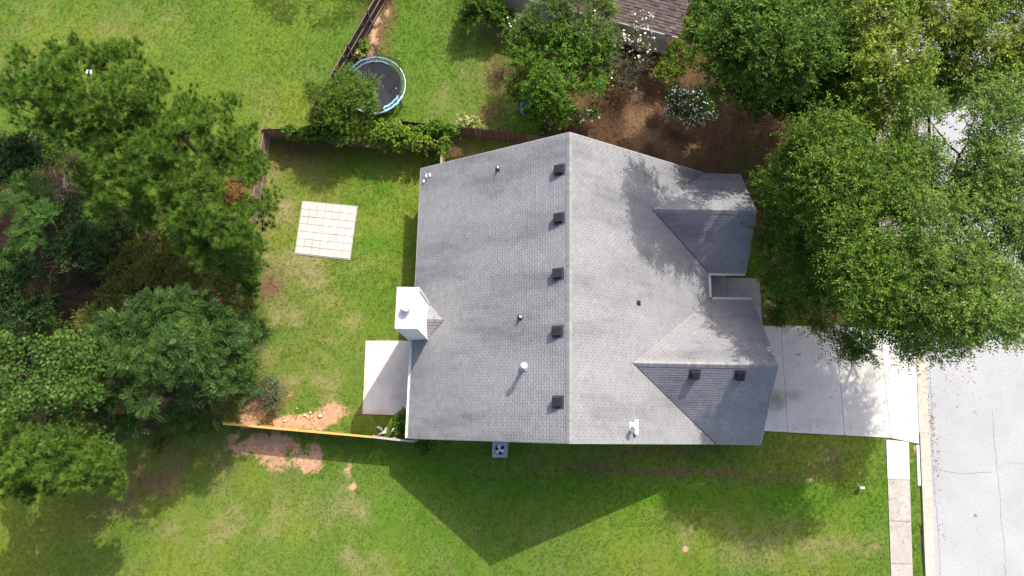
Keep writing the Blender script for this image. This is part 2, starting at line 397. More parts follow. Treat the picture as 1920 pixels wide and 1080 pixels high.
WOODS = [(-300, 240), (60, 250), (150, 290), (240, 380), (450, 430), (480, 560), (470, 700), (420, 790), (250, 830), (60, 850), (-300, 900)]
MULCH = [(930, 130), (960, 190), (1000, 240), (1060, 300), (1420, 420), (1450, 600), (1740, 610), (1770, 300), (1700, -40), (1500, -200), (1130, -60), (1100, 60)]
def polydist(P, poly):
    d = np.full(len(P), 1e9); n = len(poly)
    for i in range(n):
        a = np.array(poly[i], float); b = np.array(poly[(i + 1) % n], float); ab = b - a
        t = np.clip(((P - a) @ ab) / (ab @ ab), 0, 1)
        d = np.minimum(d, np.hypot(*(P - a - t[:, None] * ab).T))
    return np.where(inpoly(P, poly), d, -d)
def lawn_field(x, y):
    """albedo colour and grass cover of the ground at x, y"""
    P = PX(np.stack([x, y, np.zeros_like(x)], -1))
    n1, n2, n3 = fbm(x, y, 0.16, 1), fbm(x, y, 0.75, 5), fbm(x, y, 2.6, 9, 3)
    green = np.array([0.096, 0.162, 0.020]); yel = np.array([0.170, 0.208, 0.028]); lush = np.array([0.070, 0.170, 0.012])
    olive = np.array([0.172, 0.182, 0.060]); tan = np.array([0.30, 0.24, 0.135]); clay = np.array([0.44, 0.235, 0.14])
    brown = np.array([0.155, 0.092, 0.052]); straw = np.array([0.27, 0.165, 0.085]); litter = np.array([0.030, 0.021, 0.014])
    mix = lambda c, d, t: c * (1 - t[:, None]) + d * t[:, None]
    c = np.broadcast_to(green, (len(x), 3)).copy()
    c = mix(c, yel, sstep(0.42, 0.66, n1) * 0.6)
    c = mix(c, olive, sstep(0.5, 0.75, n2) * 0.25)
    c = mix(c, lush, np.clip(blob(P, LUSH) * 0.85, 0, 1))
    back = sstep(470, 520, P[:, 0]) * sstep(800, 760, P[:, 0]) * sstep(240, 290, P[:, 1]) * sstep(830, 790, P[:, 1])
    c = mix(c, yel, back * sstep(0.35, 0.6, n2) * 0.55)
    dry = np.clip(0.8 * blob(P, DRY) * (0.5 + 1.1 * sstep(0.35, 0.7, n2)), 0, 1)
    c = mix(c, olive * 1.1, np.clip(dry * 1.2, 0, 1) * 0.6)
    c = mix(c, tan, dry * sstep(0.45, 0.70, n3 * 0.3 + n2 * 0.7) * 0.5)
    br = np.clip(blob(P, BROWN) * 1.2 - (1 - sstep(0.25, 0.6, n2)) * 0.4, 0, 1)
    c = mix(c, brown, br)
    cb = blob(P, CLAY); cv = cb + ((n2 - 0.5) * 1.0 + (n3 - 0.5) * 0.8) * np.clip(cb * 2.2, 0, 1)
    cl = sstep(0.47, 0.66, cv + (vnoise(x * 7, y * 7, 77) + vnoise(x * 3.4, y * 3.4, 78) - 1) * 0.30 * np.clip(cb * 2.2, 0, 1))
    cover = 1 - cl * 0.80 - br * 0.45 - dry * 0.12
    mu = sstep(-18, 22, polydist(P, MULCH) + (n2 - 0.5) * 60)
    mc = mix(np.broadcast_to(brown * 0.50, c.shape), straw * 1.15, sstep(0.40, 0.62, n1 * 0.4 + n2 * 0.6) * np.exp(-((P[:, 0] - 1190) / 110) ** 2 - ((P[:, 1] - 250) / 75) ** 2))  # bright straw in the middle; mulch around it darkened for tree shade
    mc = mix(mc, brown * 0.85, sstep(0.5, 0.7, n2) * 0.6)
    mc = mix(mc, np.array([0.07, 0.085, 0.022]), sstep(0.55, 0.68, fbm(x, y, 0.5, 31)) * 0.6 * sstep(1330, 1400, P[:, 0]))
    c = mix(c, mc, mu); cover = cover * (1 - mu * 0.55)
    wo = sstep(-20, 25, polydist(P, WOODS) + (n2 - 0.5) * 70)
    c = mix(c, mix(np.broadcast_to(litter, c.shape), brown * 0.42, sstep(0.45, 0.7, n2)), wo); cover = cover * (1 - wo * 0.75); cv = np.clip(cv - wo - mu, 0, 2)  # leaf litter, its colour also darkened to carry the trees' shade
    c = c * (0.92 + 0.16 * n3[:, None])
    return c, np.clip(cover, 0, 1), cv

def gmat(name, rough=0.95):
    m, nt, b, pos = base(name, rough, 0.1)
    a = N(nt, 'ShaderNodeAttribute', attribute_name='col')
    c = mixc(nt, 0.8, a.outputs['Color'], ramp(nt, noise(nt, 22, 4, 0.75, pos), [(0.28, (0.6,) * 3), (0.5, (1.0,) * 3), (0.72, (1.4,) * 3)]), 'MULTIPLY')
    ca = N(nt, 'ShaderNodeAttribute', attribute_name='clay').outputs['Fac']
    md = N(nt, 'ShaderNodeMath', operation='MULTIPLY_ADD'); nt.links.new(noise(nt, 3.2, 6, 0.75, pos), md.inputs[0]); md.inputs[1].default_value = 0.9; nt.links.new(ca, md.inputs[2])
    cm = ramp(nt, md.outputs[0], [(0.80, (0, 0, 0)), (1.04, (1, 1, 1))])
    cc = ramp(nt, noise(nt, 2.4, 5, 0.7, pos), [(0.3, (0.33, 0.185, 0.11)), (0.55, (0.42, 0.25, 0.155)), (0.75, (0.50, 0.335, 0.23))])
    cc = mixc(nt, 0.5, cc, ramp(nt, noise(nt, 16, 3, 0.75, pos), [(0.3, (0.6,) * 3), (0.7, (1.3,) * 3)]), 'MULTIPLY')
    c = mixc(nt, cm, c, cc)
    nt.links.new(c, b.inputs['Base Color'])
    bump(nt, b, noise(nt, 18, 5, 0.75, pos), 0.7, 0.03)
    return m
M_GROUND = gmat('lawn_soil')
def blade_mat():
    m, nt, b, pos = base('grass_blade', 0.75, 0.08)
    a = N(nt, 'ShaderNodeAttribute', attribute_name='col')
    nt.links.new(a.outputs['Color'], b.inputs['Base Color'])
    t = N(nt, 'ShaderNodeBsdfTranslucent'); nt.links.new(a.outputs['Color'], t.inputs['Color'])
    mx = N(nt, 'ShaderNodeMixShader'); mx.inputs[0].default_value = 0.3
    nt.links.new(b.outputs[0], mx.inputs[1]); nt.links.new(t.outputs[0], mx.inputs[2])
    nt.links.new(mx.outputs[0], nt.nodes['Material Output'].inputs[0])
    return m
M_BLADE = blade_mat()

# ------------------------------------------------------------------ setting: terrain, lawn, road, paving
def build_ground():
    xs = np.arange(-52, 52.01, 0.33); ys = np.arange(-22, 48.01, 0.33)
    X, Y = np.meshgrid(xs, ys); x, y = X.ravel(), Y.ravel()
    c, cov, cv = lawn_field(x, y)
    z = (fbm(x, y, 0.4, 71) - 0.5) * 0.05
    nx, ny = len(xs), len(ys)
    i = (np.arange(ny - 1)[:, None] * nx + np.arange(nx - 1)[None]).ravel()
    F = np.stack([i, i + 1, i + nx + 1, i + nx], -1)
    F = F[(x[F] < xk(y[F], -0.62)).all(1)]
    # darker soil and thatch shows between the blades
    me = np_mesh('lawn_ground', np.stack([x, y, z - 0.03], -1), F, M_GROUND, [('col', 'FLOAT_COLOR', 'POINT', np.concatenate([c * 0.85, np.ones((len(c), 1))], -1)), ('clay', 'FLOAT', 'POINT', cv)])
    me.polygons.foreach_set('use_smooth', [True] * len(me.polygons))
    tag(obj('lawn_ground', me), kind='structure')
    mb = MB(); mb.add([(-900, -900, -0.12), (900, -900, -0.12), (900, 900, -0.12), (-900, 900, -0.12)], [(0, 1, 2, 3)])
    mb.build('terrain', simple('distant_turf', (0.07, 0.12, 0.02), (0.10, 0.14, 0.03), 0.2, 0.95, grain=(6, 0.5)), kind='structure')

# paving outlines (metres)
DRV = [W(1418, 607)[:2], W(1728, 618)[:2]]
xk = lambda y, off=0.0: 26.53 + 0.0647 * y + off          # street side of the kerb
build_ground()
DR_N, DR_S0, DR_S1 = 6.98, 0.12, -0.22
def quad_grid_slab(name, poly, parent, mat, z0=-0.1, z1=0.02):
    mb = MB(); mb.prism([tuple(p) for p in poly], z0, z1)
    return mb.build(name, mat, parent)
def inset(poly, d):
    c = np.mean(np.array(poly), 0); out = []
    n = len(poly); P = [np.array(p, float) for p in poly]
    ar = sum(P[i][0] * P[(i + 1) % n][1] - P[(i + 1) % n][0] * P[i][1] for i in range(n))
    if ar < 0: P = P[::-1]
    for i in range(n):
        a, b, e = P[i - 1], P[i], P[(i + 1) % n]
        d1 = (b - a) / np.linalg.norm(b - a); d2 = (e - b) / np.linalg.norm(e - b)
        n1 = np.array([-d1[1], d1[0]]); n2 = np.array([-d2[1], d2[0]])
        bis = n1 + n2; bis = bis / (bis @ bis) * 2
        out.append(tuple(b + bis * d))
    return out
drive = MB(); drive.prism([(12.6, DR_N), (xk(DR_N, -0.72), 6.7), (xk(-0.5, -0.72), -0.55), (23.7, -0.2), (12.6, 0.2)], -0.12, -0.012)
drive = drive.build('driveway', M_JOINT, kind='structure')
def drv_x(px, y):      # joint lines
    return px
J = [12.6, W(1470, 700)[0], W(1574, 700)[0], W(1658.5, 700)[0]]
ysouth = lambda x: 0.2 + (-0.2 - 0.2) * (x - 12.6) / (23.7 - 12.6)
for a, b in zip(J[:-1], J[1:]):
    quad_grid_slab('concrete_slab', inset([(a, ysouth(a)), (b, ysouth(b)), (b, DR_N - 0.02 * (b - 12)), (a, DR_N)], 0.012), drive, M_DRIVE)
xa = J[-1]; A0 = (xa, ysouth(xa)); B0 = (xk(1.25, -0.72), 1.25)
quad_grid_slab('concrete_slab', inset([A0, B0, (xk(6.7, -0.72), 6.7), (xa, 6.76)], 0.012), drive, M_WALKN)
quad_grid_slab('concrete_slab', inset([A0, (xk(-0.5, -0.72), -0.55), B0], 0.012), drive, M_WALKN)
# stains on the driveway lie as thin film on the slabs
def film(name, cx, cy, rx, ry, z, mat, seed, parent=None, n=36):
    r = random.Random(seed); mb = MB()
    ph = [r.uniform(0, 6.28) for _ in range(5)]
    pts = []
    for k in range(n):
        q = 2 * math.pi * k / n
        w = 1 + 0.16 * math.sin(2 * q + ph[0]) + 0.12 * math.sin(3 * q + ph[1]) + 0.09 * math.sin(5 * q + ph[2]) + 0.06 * math.sin(9 * q + ph[3])
        pts.append((cx + rx * w * math.cos(q), cy + ry * w * math.sin(q), z))
    mb.add(pts, [tuple(range(n))])
    return mb.build(name, mat, parent)

walk = MB(); walk.prism([(11.5, 10.1), (16.25, 10.1), (16.25, DR_N + 0.02), (11.5, DR_N + 0.02)], -0.12, -0.01)
walk = walk.build('front_walk', M_JOINT, kind='structure')
xw = W(1363, 545)[0]
quad_grid_slab('concrete_slab', inset([(11.5, 10.1), (xw, 10.1), (xw, DR_N + 0.03), (11.5, DR_N + 0.03)], 0.015), walk, M_PORCH, -0.1, 0.03)
quad_grid_slab('concrete_slab', inset([(xw, 10.1), (16.25, 10.1), (16.25, DR_N + 0.03), (xw, DR_N + 0.03)], 0.015), walk, M_PORCH, -0.1, 0.025)

# sidewalk, verge side, kerb and street
sxl = lambda y: 23.69 + 0.0585 * (y + 0.24)
sxr = lambda y: 25.12 + 0.070 * (y + 0.41)
side = MB(); side.prism([(sxl(-0.26), -0.26), (sxr(-0.42), -0.42), (sxr(-21), -21), (sxl(-21), -21)], -0.12, -0.012)
side = side.build('sidewalk', M_JOINT, kind='structure')
yj = [-0.3, W(1682, 899)[1], W(1685, 977)[1], W(1690, 1057)[1]]
while yj[-1] > -20: yj.append(yj[-1] - 2.25)
for k, (a, b) in enumerate(zip(yj[:-1], yj[1:])):
    quad_grid_slab('sidewalk_slab', inset([(sxl(b), b), (sxr(b), b), (sxr(a), a - (0.12 if k == 0 else 0)), (sxl(a), a)], 0.014), side, M_WALKN if k == 0 else M_WALKO)
sideN = MB(); sideN.prism([(sxl(6.8), 6.85), (sxr(6.8), 6.85), (sxr(40) , 40), (sxl(40), 40)], -0.12, -0.012)
sideN = sideN.build('sidewalk', M_JOINT, kind='structure')
y = 6.88
while y < 39:
    quad_grid_slab('sidewalk_slab', inset([(sxl(y), y), (sxr(y), y), (sxr(y + 2.2), y + 2.2), (sxl(y + 2.2), y + 2.2)], 0.014), sideN, M_WALKO); y += 2.2
kerb = MB(); kerb.prism([(xk(-21, -0.72), -21), (xk(-21), -21), (xk(45), 45), (xk(45, -0.72), 45)], -0.2, -0.09)
kerb = kerb.build('kerb', M_JOINT, kind='structure')
y = -20.6; ki = 0
kj = [-20.5]
while kj[-1] < 44: kj.append(kj[-1] + 2.95)
for a, b in zip(kj[:-1], kj[1:]):
    low = -0.9 < (a + b) / 2 < 7.2
    mb = MB()
    P = lambda o, yy, z: (xk(yy, o), yy, z)
    h = 0.0 if low else 0.09
    prof = [(-0.70, -0.08), (-0.70, 0.015 + h), (-0.52, 0.01 + h), (-0.42, -0.055), (0.0, -0.075), (0.0, -0.15)]
    g = 0.006
    vs = [P(o, a + g, z) for o, z in prof] + [P(o, b - g, z) for o, z in prof]; n = len(prof)
    mb.add(vs, [tuple(range(n)), tuple(range(n, 2 * n))[::-1]] + [(i, n + i, n + (i + 1) % n, (i + 1) % n) for i in range(n)])
    mb.build('kerb_stone', M_CURB, kerb)
# white concrete strip behind the kerb beside the new sidewalk slab
mb = MB(); mb.prism([(xk(-0.56, -0.92), -0.6), (xk(-0.56, -0.73), -0.6), (xk(-3.1, -0.73), -3.1), (xk(-3.1, -0.92), -3.1)], -0.1, 0.03)
mb.build('concrete_strip', M_WALKN, drive)
road = MB(); road.prism([(xk(-40), -40), (45, -40), (45, 60), (xk(60), 60)], -0.3, -0.078)
road = road.build('street', M_ROAD, kind='structure')
def crack(pts, wd, seed):
    r = random.Random(seed); P = [np.array(W(*p)) for p in pts]; out = []
    for a, b in zip(P[:-1], P[1:]):
        n = max(2, int(np.linalg.norm(b - a) / 0.12))
        for i in range(n): out.append(a + (b - a) * i / n)
    out.append(P[-1]); jit = 0; L = []; R = []
    for i, p in enumerate(out):
        t = out[min(i + 1, len(out) - 1)] - out[max(0, i - 1)]; t = t / np.linalg.norm(t); s = np.array([-t[1], t[0], 0])
        jit = jit * 0.75 + r.uniform(-0.03, 0.03); w = wd * r.uniform(0.2, 1.0) / 2
        L.append(tuple((p + s * (jit + w))[:2]) + (-0.073,)); R.append(tuple((p + s * (jit - w))[:2]) + (-0.073,))
    mb = MB(); n = len(out)
    mb.add(L + R, [(i, i + 1, n + i + 1, n + i) for i in range(n - 1)])
    return mb.build('road_crack', M_CRACK, road)
crack([(1745, 880), (1765, 882), (1785, 886), (1830, 888), (1862, 885)], 0.05, 1)
crack([(1862, 770), (1866, 830), (1872, 900), (1878, 950), (1884, 1010), (1888, 1080), (1892, 1130)], 0.045, 2)
crack([(1872, 880), (1880, 868), (1905, 868), (1925, 872)], 0.03, 3)
crack([(1746, 700), (1750, 860), (1757, 960), (1764, 1080)], 0.05, 4)
crack([(1775, 700), (1774, 730), (1780, 745)], 0.025, 5)
film('tar_spot', *W(1830, 967)[:2], 0.09, 0.13, -0.073, M_CRACK, 3, road)

# patio slab and paver pad
patio = MB(); patio.prism([tuple(W(686, 639)[:2]), tuple(W(680, 776)[:2]), (-5.7, 0.62), (-5.7, 5.5)], -0.1, 0.05)
patio.build('patio', M_PATIO, kind='structure')
pc = [W(568, 378)[:2], W(669, 388)[:2], W(655, 486)[:2], W(554, 475)[:2]]
pad = MB(); pad.prism([tuple(p) for p in inset(pc, -0.06)], -0.08, 0.008)
pad = pad.build('paver_pad', M_JOINTL, kind='structure')
pv = MB(); pv.box((0, 0, 0), (0.5, 0.5, 0.06)); pv_me = None
ex = ((pc[1] - pc[0]) + (pc[2] - pc[3])) / 2; ey = ((pc[3] - pc[0]) + (pc[2] - pc[1])) / 2
tx, ty = np.linalg.norm(ex) / 7, np.linalg.norm(ey) / 7
mb = MB(); g = 0.006
mb.add([(-tx/2+g, -ty/2+g, 0), (tx/2-g, -ty/2+g, 0), (tx/2-g, ty/2-g, 0), (-tx/2+g, ty/2-g, 0), (-tx/2+g+.01, -ty/2+g+.01, .05), (tx/2-g-.01, -ty/2+g+.01, .05), (tx/2-g-.01, ty/2-g-.01, .05), (-tx/2+g+.01, ty/2-g-.01, .05)],
       [(3, 2, 1, 0), (4, 5, 6, 7), (0, 1, 5, 4), (1, 2, 6, 5), (2, 3, 7, 6), (3, 0, 4, 7)])
pv_me = mb.mesh('paver', M_PAVER)
for i in range(7):
    for j in range(7):
        u, v = (i + .5) / 7, (j + .5) / 7
        p = pc[0] * (1-u)*(1-v) + pc[1] * u*(1-v) + pc[2] * u*v + pc[3] * (1-u)*v
        o = obj('paver', pv_me, pad)
        o.location = (p[0] + random.uniform(-.004, .004), p[1] + random.uniform(-.004, .004), random.uniform(-.006, .006))
        o.rotation_euler = (random.uniform(-.008, .008), random.uniform(-.008, .008), math.atan2(ex[1], ex[0]) + random.uniform(-.008, .008))

# grass blades
def build_grass():
    n = 190000
    x = RNG.uniform(-40, 39, n); y = RNG.uniform(-11, 34, n)
    P = PX(np.stack([x, y, np.zeros(n)], -1))
    ok = (P[:, 0] > -60) & (P[:, 0] < 1980) & (P[:, 1] > -60) & (P[:, 1] < 1130)
    ok &= ~((x > -5.9) & (x < 14.2) & (y > -0.2) & (y < 16))
    ok &= x < xk(y, -0.78)
    ok &= ~((x > 12.5) & (y < 7.0) & (y > ysouth(x) - 0.03))
    ok &= ~((x > 11.4) & (x < 16.3) & (y < 10.15) & (y > 6.9))
    ok &= ~((x > sxl(y) - 0.03) & (x < sxr(y) + 0.03))
    ok &= ~((x > xk(y, -0.95)) & (y > -3.15) & (y < 7))
    pat = polydist(np.stack([x, y], -1), [tuple(W(686, 639)[:2]), tuple(W(680, 776)[:2]), (-5.7, 0.62), (-5.7, 5.5)])
    pd = polydist(np.stack([x, y], -1), [tuple(p) for p in pc])
    ok &= (pat < -0.03) & (pd < -0.05)
    x, y = x[ok], y[ok]
    c, cov, _ = lawn_field(x, y)
    keep = RNG.random(len(x)) < cov
    x, y, c = x[keep], y[keep], c[keep]
    nb = 5; m = len(x)
    tall = np.where(x > sxr(y), 1.0, 1.0)
    a = RNG.uniform(0, 2 * np.pi, (m, nb)); r = RNG.uniform(0, 0.10, (m, nb)); q = RNG.uniform(0, 2 * np.pi, (m, nb))
    bx = x[:, None] + r * np.cos(q); by = y[:, None] + r * np.sin(q)
    L = RNG.uniform(0.06, 0.13, (m, nb)); le = RNG.uniform(0.5, 1.35, (m, nb))
    dx, dy, dz = np.cos(a) * np.sin(le), np.sin(a) * np.sin(le), np.cos(le)
    wv = RNG.uniform(0.009, 0.017, (m, nb))
    z0 = -0.025
    B = np.stack([bx, by, np.full_like(bx, z0)], -1); T = B + np.stack([dx, dy, dz], -1) * L[..., None]
    S = np.stack([-np.sin(a), np.cos(a), np.zeros_like(a)], -1) * wv[..., None]
    V = np.stack([B - S, B + S, T], 2).reshape(-1, 3)
    F = np.arange(len(V)).reshape(-1, 3)
    tuft = RNG.normal(1.0, 0.06, (m, 1, 1)); bl = RNG.normal(1.10, 0.15, (m, nb, 1))
    warm = RNG.random((m, nb, 1)) < 0.07
    cc = c[:, None, :] * np.clip(tuft * bl, 0.45, 1.9)
    cc = np.where(warm, cc * np.array([2.0, 1.45, 1.9]), cc).reshape(-1, 3)
    me = np_mesh('grass', V, F, M_BLADE, [('col', 'FLOAT_COLOR', 'FACE', np.concatenate([cc, np.ones((len(cc), 1))], -1))], 3)
    obj('grass', me, kind='stuff')
build_grass()

# ------------------------------------------------------------------ the house
HX, Y0, Y1, HR, HE = 2.84, -0.72, 16.42, 8.51, 2.70
XL, XR = HX - 9.2, HX + 9.2
MS = (HR - HE) / 9.2
zl = lambda x: HR - (HX - x) * MS
zr = lambda x: HR - (x - HX) * MS
S_Y, S_H, S_W, S_X = 3.67, 6.13, 4.40, 14.73
N_Y, N_H, N_W, N_X = 13.06, 5.17, 3.29, 14.37
SE, NE_ = HE - 0.0, HE - 0.0
xs_ = HX + (HR - S_H) / MS; xn_ = HX + (HR - N_H) / MS
house = thing('house', 'large grey shingled house with white chimney in the middle of the lot', 'house', ((HX), 8, 0))
house_loc = Vector(house.location)
def hobj(name, mb, mat, parent=None, **k):
    """geometry given in metres on the lot; stored relative to the house"""
    p = parent or house
    mb.v = [tuple(Vector(v) - house_loc) for v in mb.v]
    return mb.build(name, mat, p, **k)
# walls
mb = MB()
mb.box(((XL + .45 + XR - .6) / 2, (Y0 + Y1) / 2, 1.33), (XR - .6 - XL - .45, Y1 - Y0 - .6, 2.66))
wall = hobj('wall', mb, M_SIDING)
for (yy, hh, ww, xx) in ((S_Y, S_H, S_W, S_X), (N_Y, N_H, N_W, N_X)):
    mb = MB(); mb.box(((XR - .7 + xx - .45) / 2, yy, 1.33), (xx - .45 - XR + .7, 2 * ww - .7, 2.66))
    a = xx - .46
    mb.add([(a, yy - ww + .35, 2.66), (a, yy + ww - .35, 2.66), (a, yy, hh - .35), (a - .1, yy - ww + .35, 2.66), (a - .1, yy + ww - .35, 2.66), (a - .1, yy, hh - .35)], [(0, 1, 2), (5, 4, 3), (0, 3, 4, 1), (1, 4, 5, 2), (2, 5, 3, 0)])
    hobj('wall', mb, M_SIDING)
for yy in (Y0 + .32, Y1 - .32):
    mb = MB()
    mb.add([(XL + .5, yy - .05, 2.66), (XR - .6, yy - .05, 2.66), (HX, yy - .05, HR - .35), (XL + .5, yy + .05, 2.66), (XR - .6, yy + .05, 2.66), (HX, yy + .05, HR - .35)], [(0, 1, 2), (5, 4, 3), (0, 3, 4, 1), (1, 4, 5, 2), (2, 5, 3, 0)])
    hobj('gable_wall', mb, M_SIDING)
# openings on the sides that the roof hides from above
def window(c, w, h, axis):
    mb = MB(); d = (0.08, w, h) if axis == 'x' else (w, 0.08, h); mb.box(c, d)
    f = hobj('window', mb, M_WHITE)
    mb = MB(); d = (0.09, w - .16, h - .16) if axis == 'x' else (w - .16, 0.09, h - .16); mb.box(c, d)
    mb.v = [tuple(Vector(v) - house_loc) for v in mb.v]; mb.build('pane', M_GLASS, f)
for yy in (2.2, 10.5, 13.8): window((XL + .44, yy, 1.5), 1.3, 1.3, 'x')
window((N_X - .44, N_Y, 1.5), 1.8, 1.4, 'x')
for xx in (-3, 6, 9.5): window((xx, Y1 - .29, 1.55), 1.0, 1.3, 'y')
mb = MB(); mb.box((S_X - .43, S_Y, 1.1), (.08, 4.9, 2.15)); gd = hobj('garage_door', mb, M_WHITE)
mb = MB(); mb.box((XR - .58, 8.9, 1.05), (.08, .95, 2.05)); hobj('front_door', mb, M_DGREY)
mb = MB(); mb.box((XL + .43, 4.1, 1.05), (.08, .95, 2.05)); hobj('back_door', mb, M_WHITE)

# roof planes
PL = {
 'main_left': [(HX, Y0, HR), (HX, Y1, HR), (XL, Y1, HE), (XL, Y0, HE)],
 'main_right': [(HX, Y0, HR), (XR, Y0, HE), (xs_, S_Y, S_H), (XR, S_Y + S_W, HE), (XR, N_Y - N_W, HE), (xn_, N_Y, N_H), (XR, Y1, HE), (HX, Y1, HR)],
 's_south': [(xs_, S_Y, S_H), (XR, Y0, HE), (S_X, Y0, HE), (S_X, S_Y, S_H)],
 's_north': [(xs_, S_Y, S_H), (S_X, S_Y, S_H), (S_X, S_Y + S_W, HE), (XR, S_Y + S_W, HE)],
 'n_south': [(xn_, N_Y, N_H), (XR, N_Y - N_W, HE), (N_X, N_Y - N_W, HE), (N_X, N_Y, N_H)],
 'n_north': [(xn_, N_Y, N_H), (N_X, N_Y, N_H), (N_X, Y1 - .05, HE), (XR, Y1 - .05, HE)],
}
mb = MB()
for k, p in PL.items(): mb.slab3([(a, b, c - .03) for a, b, c in p], 0.16)
roof = hobj('roof', mb, M_DECK)
# rake boards and fascia
def board(p, q, h=.17, t=.03, name='fascia_board', up=.0, mat=None):
    p, q = Vector(p), Vector(q); d = (q - p).normalized(); s = Vector((-d.y, d.x, 0)).normalized() * t / 2
    mb = MB(); vs = []
    for e in (p, q):
        vs += [e - s + Vector((0, 0, up - h)), e + s + Vector((0, 0, up - h)), e + s + Vector((0, 0, up)), e - s + Vector((0, 0, up))]
    mb.add(vs, [(3, 2, 1, 0), (4, 5, 6, 7), (0, 1, 5, 4), (1, 2, 6, 5), (2, 3, 7, 6), (3, 0, 4, 7)])
    return hobj(name, mb, mat or M_RAKE, roof)
o = .02
for yy, sg in ((Y0 - o, -1), (Y1 + o, 1)):
    board((XL, yy, HE), (HX, yy, HR)); 
board((HX, Y0 - o, HR), (XR, Y0 - o, HE)); board((HX, Y1 + o, HR), (XR, Y1 + o, HE))
for xx, yy, ww, hh in ((S_X + o, S_Y, S_W, S_H), (N_X + o, N_Y, N_W, N_H)):
    board((xx, yy - ww, HE), (xx, yy, hh)); board((xx, yy, hh), (xx, yy + ww, HE))
board((XL - o, Y0, HE), (XL - o, Y1, HE)); board((XR, Y0 - o, HE - .01), (S_X, Y0 - o, HE - .01))

# shingle tabs
def clip_poly(poly, u0, u1, v0, v1):
    for ax, lim, sg in ((0, u0, 1), (0, u1, -1), (1, v0, 1), (1, v1, -1)):
        out = []
        for i in range(len(poly)):
            a, b = poly[i - 1], poly[i]
            da, db = (a[ax] - lim) * sg, (b[ax] - lim) * sg
            if (da >= 0) != (db >= 0):
                t = da / (da - db); out.append((a[0] + (b[0] - a[0]) * t, a[1] + (b[1] - a[1]) * t))
            if db >= 0: out.append(b)
        poly = out
        if len(poly) < 3: return []
    return poly
TABW, EXPO = 0.34, 0.168
def plane_frame(poly, eave_dir):
    P = [Vector(p) for p in poly]
    u = Vector(eave_dir).normalized()
    nrm = (P[1] - P[0]).cross(P[2] - P[0]).normalized()
    if nrm.z < 0: nrm = -nrm
    v = nrm.cross(u).normalized()
    if v.z < 0: u = -u; v = -v
    low = min(P, key=lambda p: p.z)
    return low, u, v, nrm
FR = {}
tabs = []           # (plane, polygon in uv, u0, v0, full)
for k, poly in PL.items():
    ed = (0, 1, 0) if k.startswith('main') else (1, 0, 0)
    low, u, v, nrm = plane_frame(poly, ed); FR[k] = (low, u, v, nrm)
    uv = [((Vector(p) - low).dot(u), (Vector(p) - low).dot(v)) for p in poly]
    umin, umax = min(a for a, b in uv), max(a for a, b in uv); vmax = max(b for a, b in uv)
    vi = 0; vv = -0.02
    while vv < vmax:
        off = (vi % 2) * TABW / 2 + random.uniform(-.012, .012)
        uu = umin - TABW + off
        while uu < umax:
            p = clip_poly(uv, uu + .0055, uu + TABW - .0055, vv, vv + EXPO)
            if p:
                ar = abs(sum(p[i - 1][0] * p[i][1] - p[i][0] * p[i - 1][1] for i in range(len(p)))) / 2
                if ar > 0.002:
                    tabs.append((k, p, uu, vv, ar > (TABW - .011) * EXPO * 0.995))
            uu += TABW
        vv += EXPO; vi += 1
cen = np.array([tuple(FR[k][0] + FR[k][1] * (uu + TABW / 2) + FR[k][2] * (vv + EXPO / 2)) for k, p, uu, vv, f in tabs])
cos = np.array([FR[k][3].dot((Vector((0, 0, CAM_H)) - Vector(c)).normalized()) for (k, *_), c in zip(tabs, cen)])
score = cos / np.linalg.norm(cen - np.array([0, 0, CAM_H]), axis=1) ** 2 * np.array([1 if t[4] else 0 for t in tabs])
single = set(np.argsort(-score)[:300].tolist())
h_lo, h_hi = 0.022, 0.004
mb = MB(); a, b = TABW - .011, EXPO
mb.add([(0, 0, -.02), (a, 0, -.02), (a, b, -.02), (0, b, -.02), (0, 0, h_lo), (a, 0, h_lo), (a, b, h_hi), (0, b, h_hi)], [(3, 2, 1, 0), (4, 5, 6, 7), (0, 1, 5, 4), (1, 2, 6, 5), (2, 3, 7, 6), (3, 0, 4, 7)])
sh_me = mb.mesh('shingle', M_SH1)
V, Fq, Tn = [], [], []
me_v, me_f, tint = [], [], []
for i, (k, p, uu, vv, full) in enumerate(tabs):
    low, u, v, nrm = FR[k]
    if i in single:
        o_ = obj('shingle', sh_me, roof)
        m4 = Matrix.Identity(4)
        m4.col[0][:3] = u; m4.col[1][:3] = v; m4.col[2][:3] = nrm
        m4.translation = low + u * (uu + .0055) + v * vv + nrm * random.uniform(0, .004) - house_loc
        o_.matrix_local = m4
        continue
    n = len(p); n0 = len(me_v); lift = random.uniform(0, .004)
    ar2 = sum(p[j - 1][0] * p[j][1] - p[j][0] * p[j - 1][1] for j in range(n))
    if ar2 < 0: p = p[::-1]
    for q in p: me_v.append(tuple(low + u * q[0] + v * q[1] - nrm * .02 - house_loc))
    for q in p: me_v.append(tuple(low + u * q[0] + v * q[1] + nrm * (lift + h_lo + (h_hi - h_lo) * (q[1] - vv) / EXPO) - house_loc))
    fs = [tuple(n0 + n + j for j in range(n))] + [(n0 + j, n0 + (j + 1) % n, n0 + n + (j + 1) % n, n0 + n + j) for j in range(n)]
    flip = u.cross(v).dot(nrm) < 0
    if flip: fs = [f[::-1] for f in fs]
    me_f += fs; tint += [random.random()] * len(fs)
me = bpy.data.meshes.new('shingles'); me.from_pydata(me_v, [], me_f); me.materials.append(M_SH)
at = me.attributes.new('tint', 'FLOAT', 'FACE'); at.data.foreach_set('value', tint); me.update()
obj('shingles', me, roof, kind='stuff')
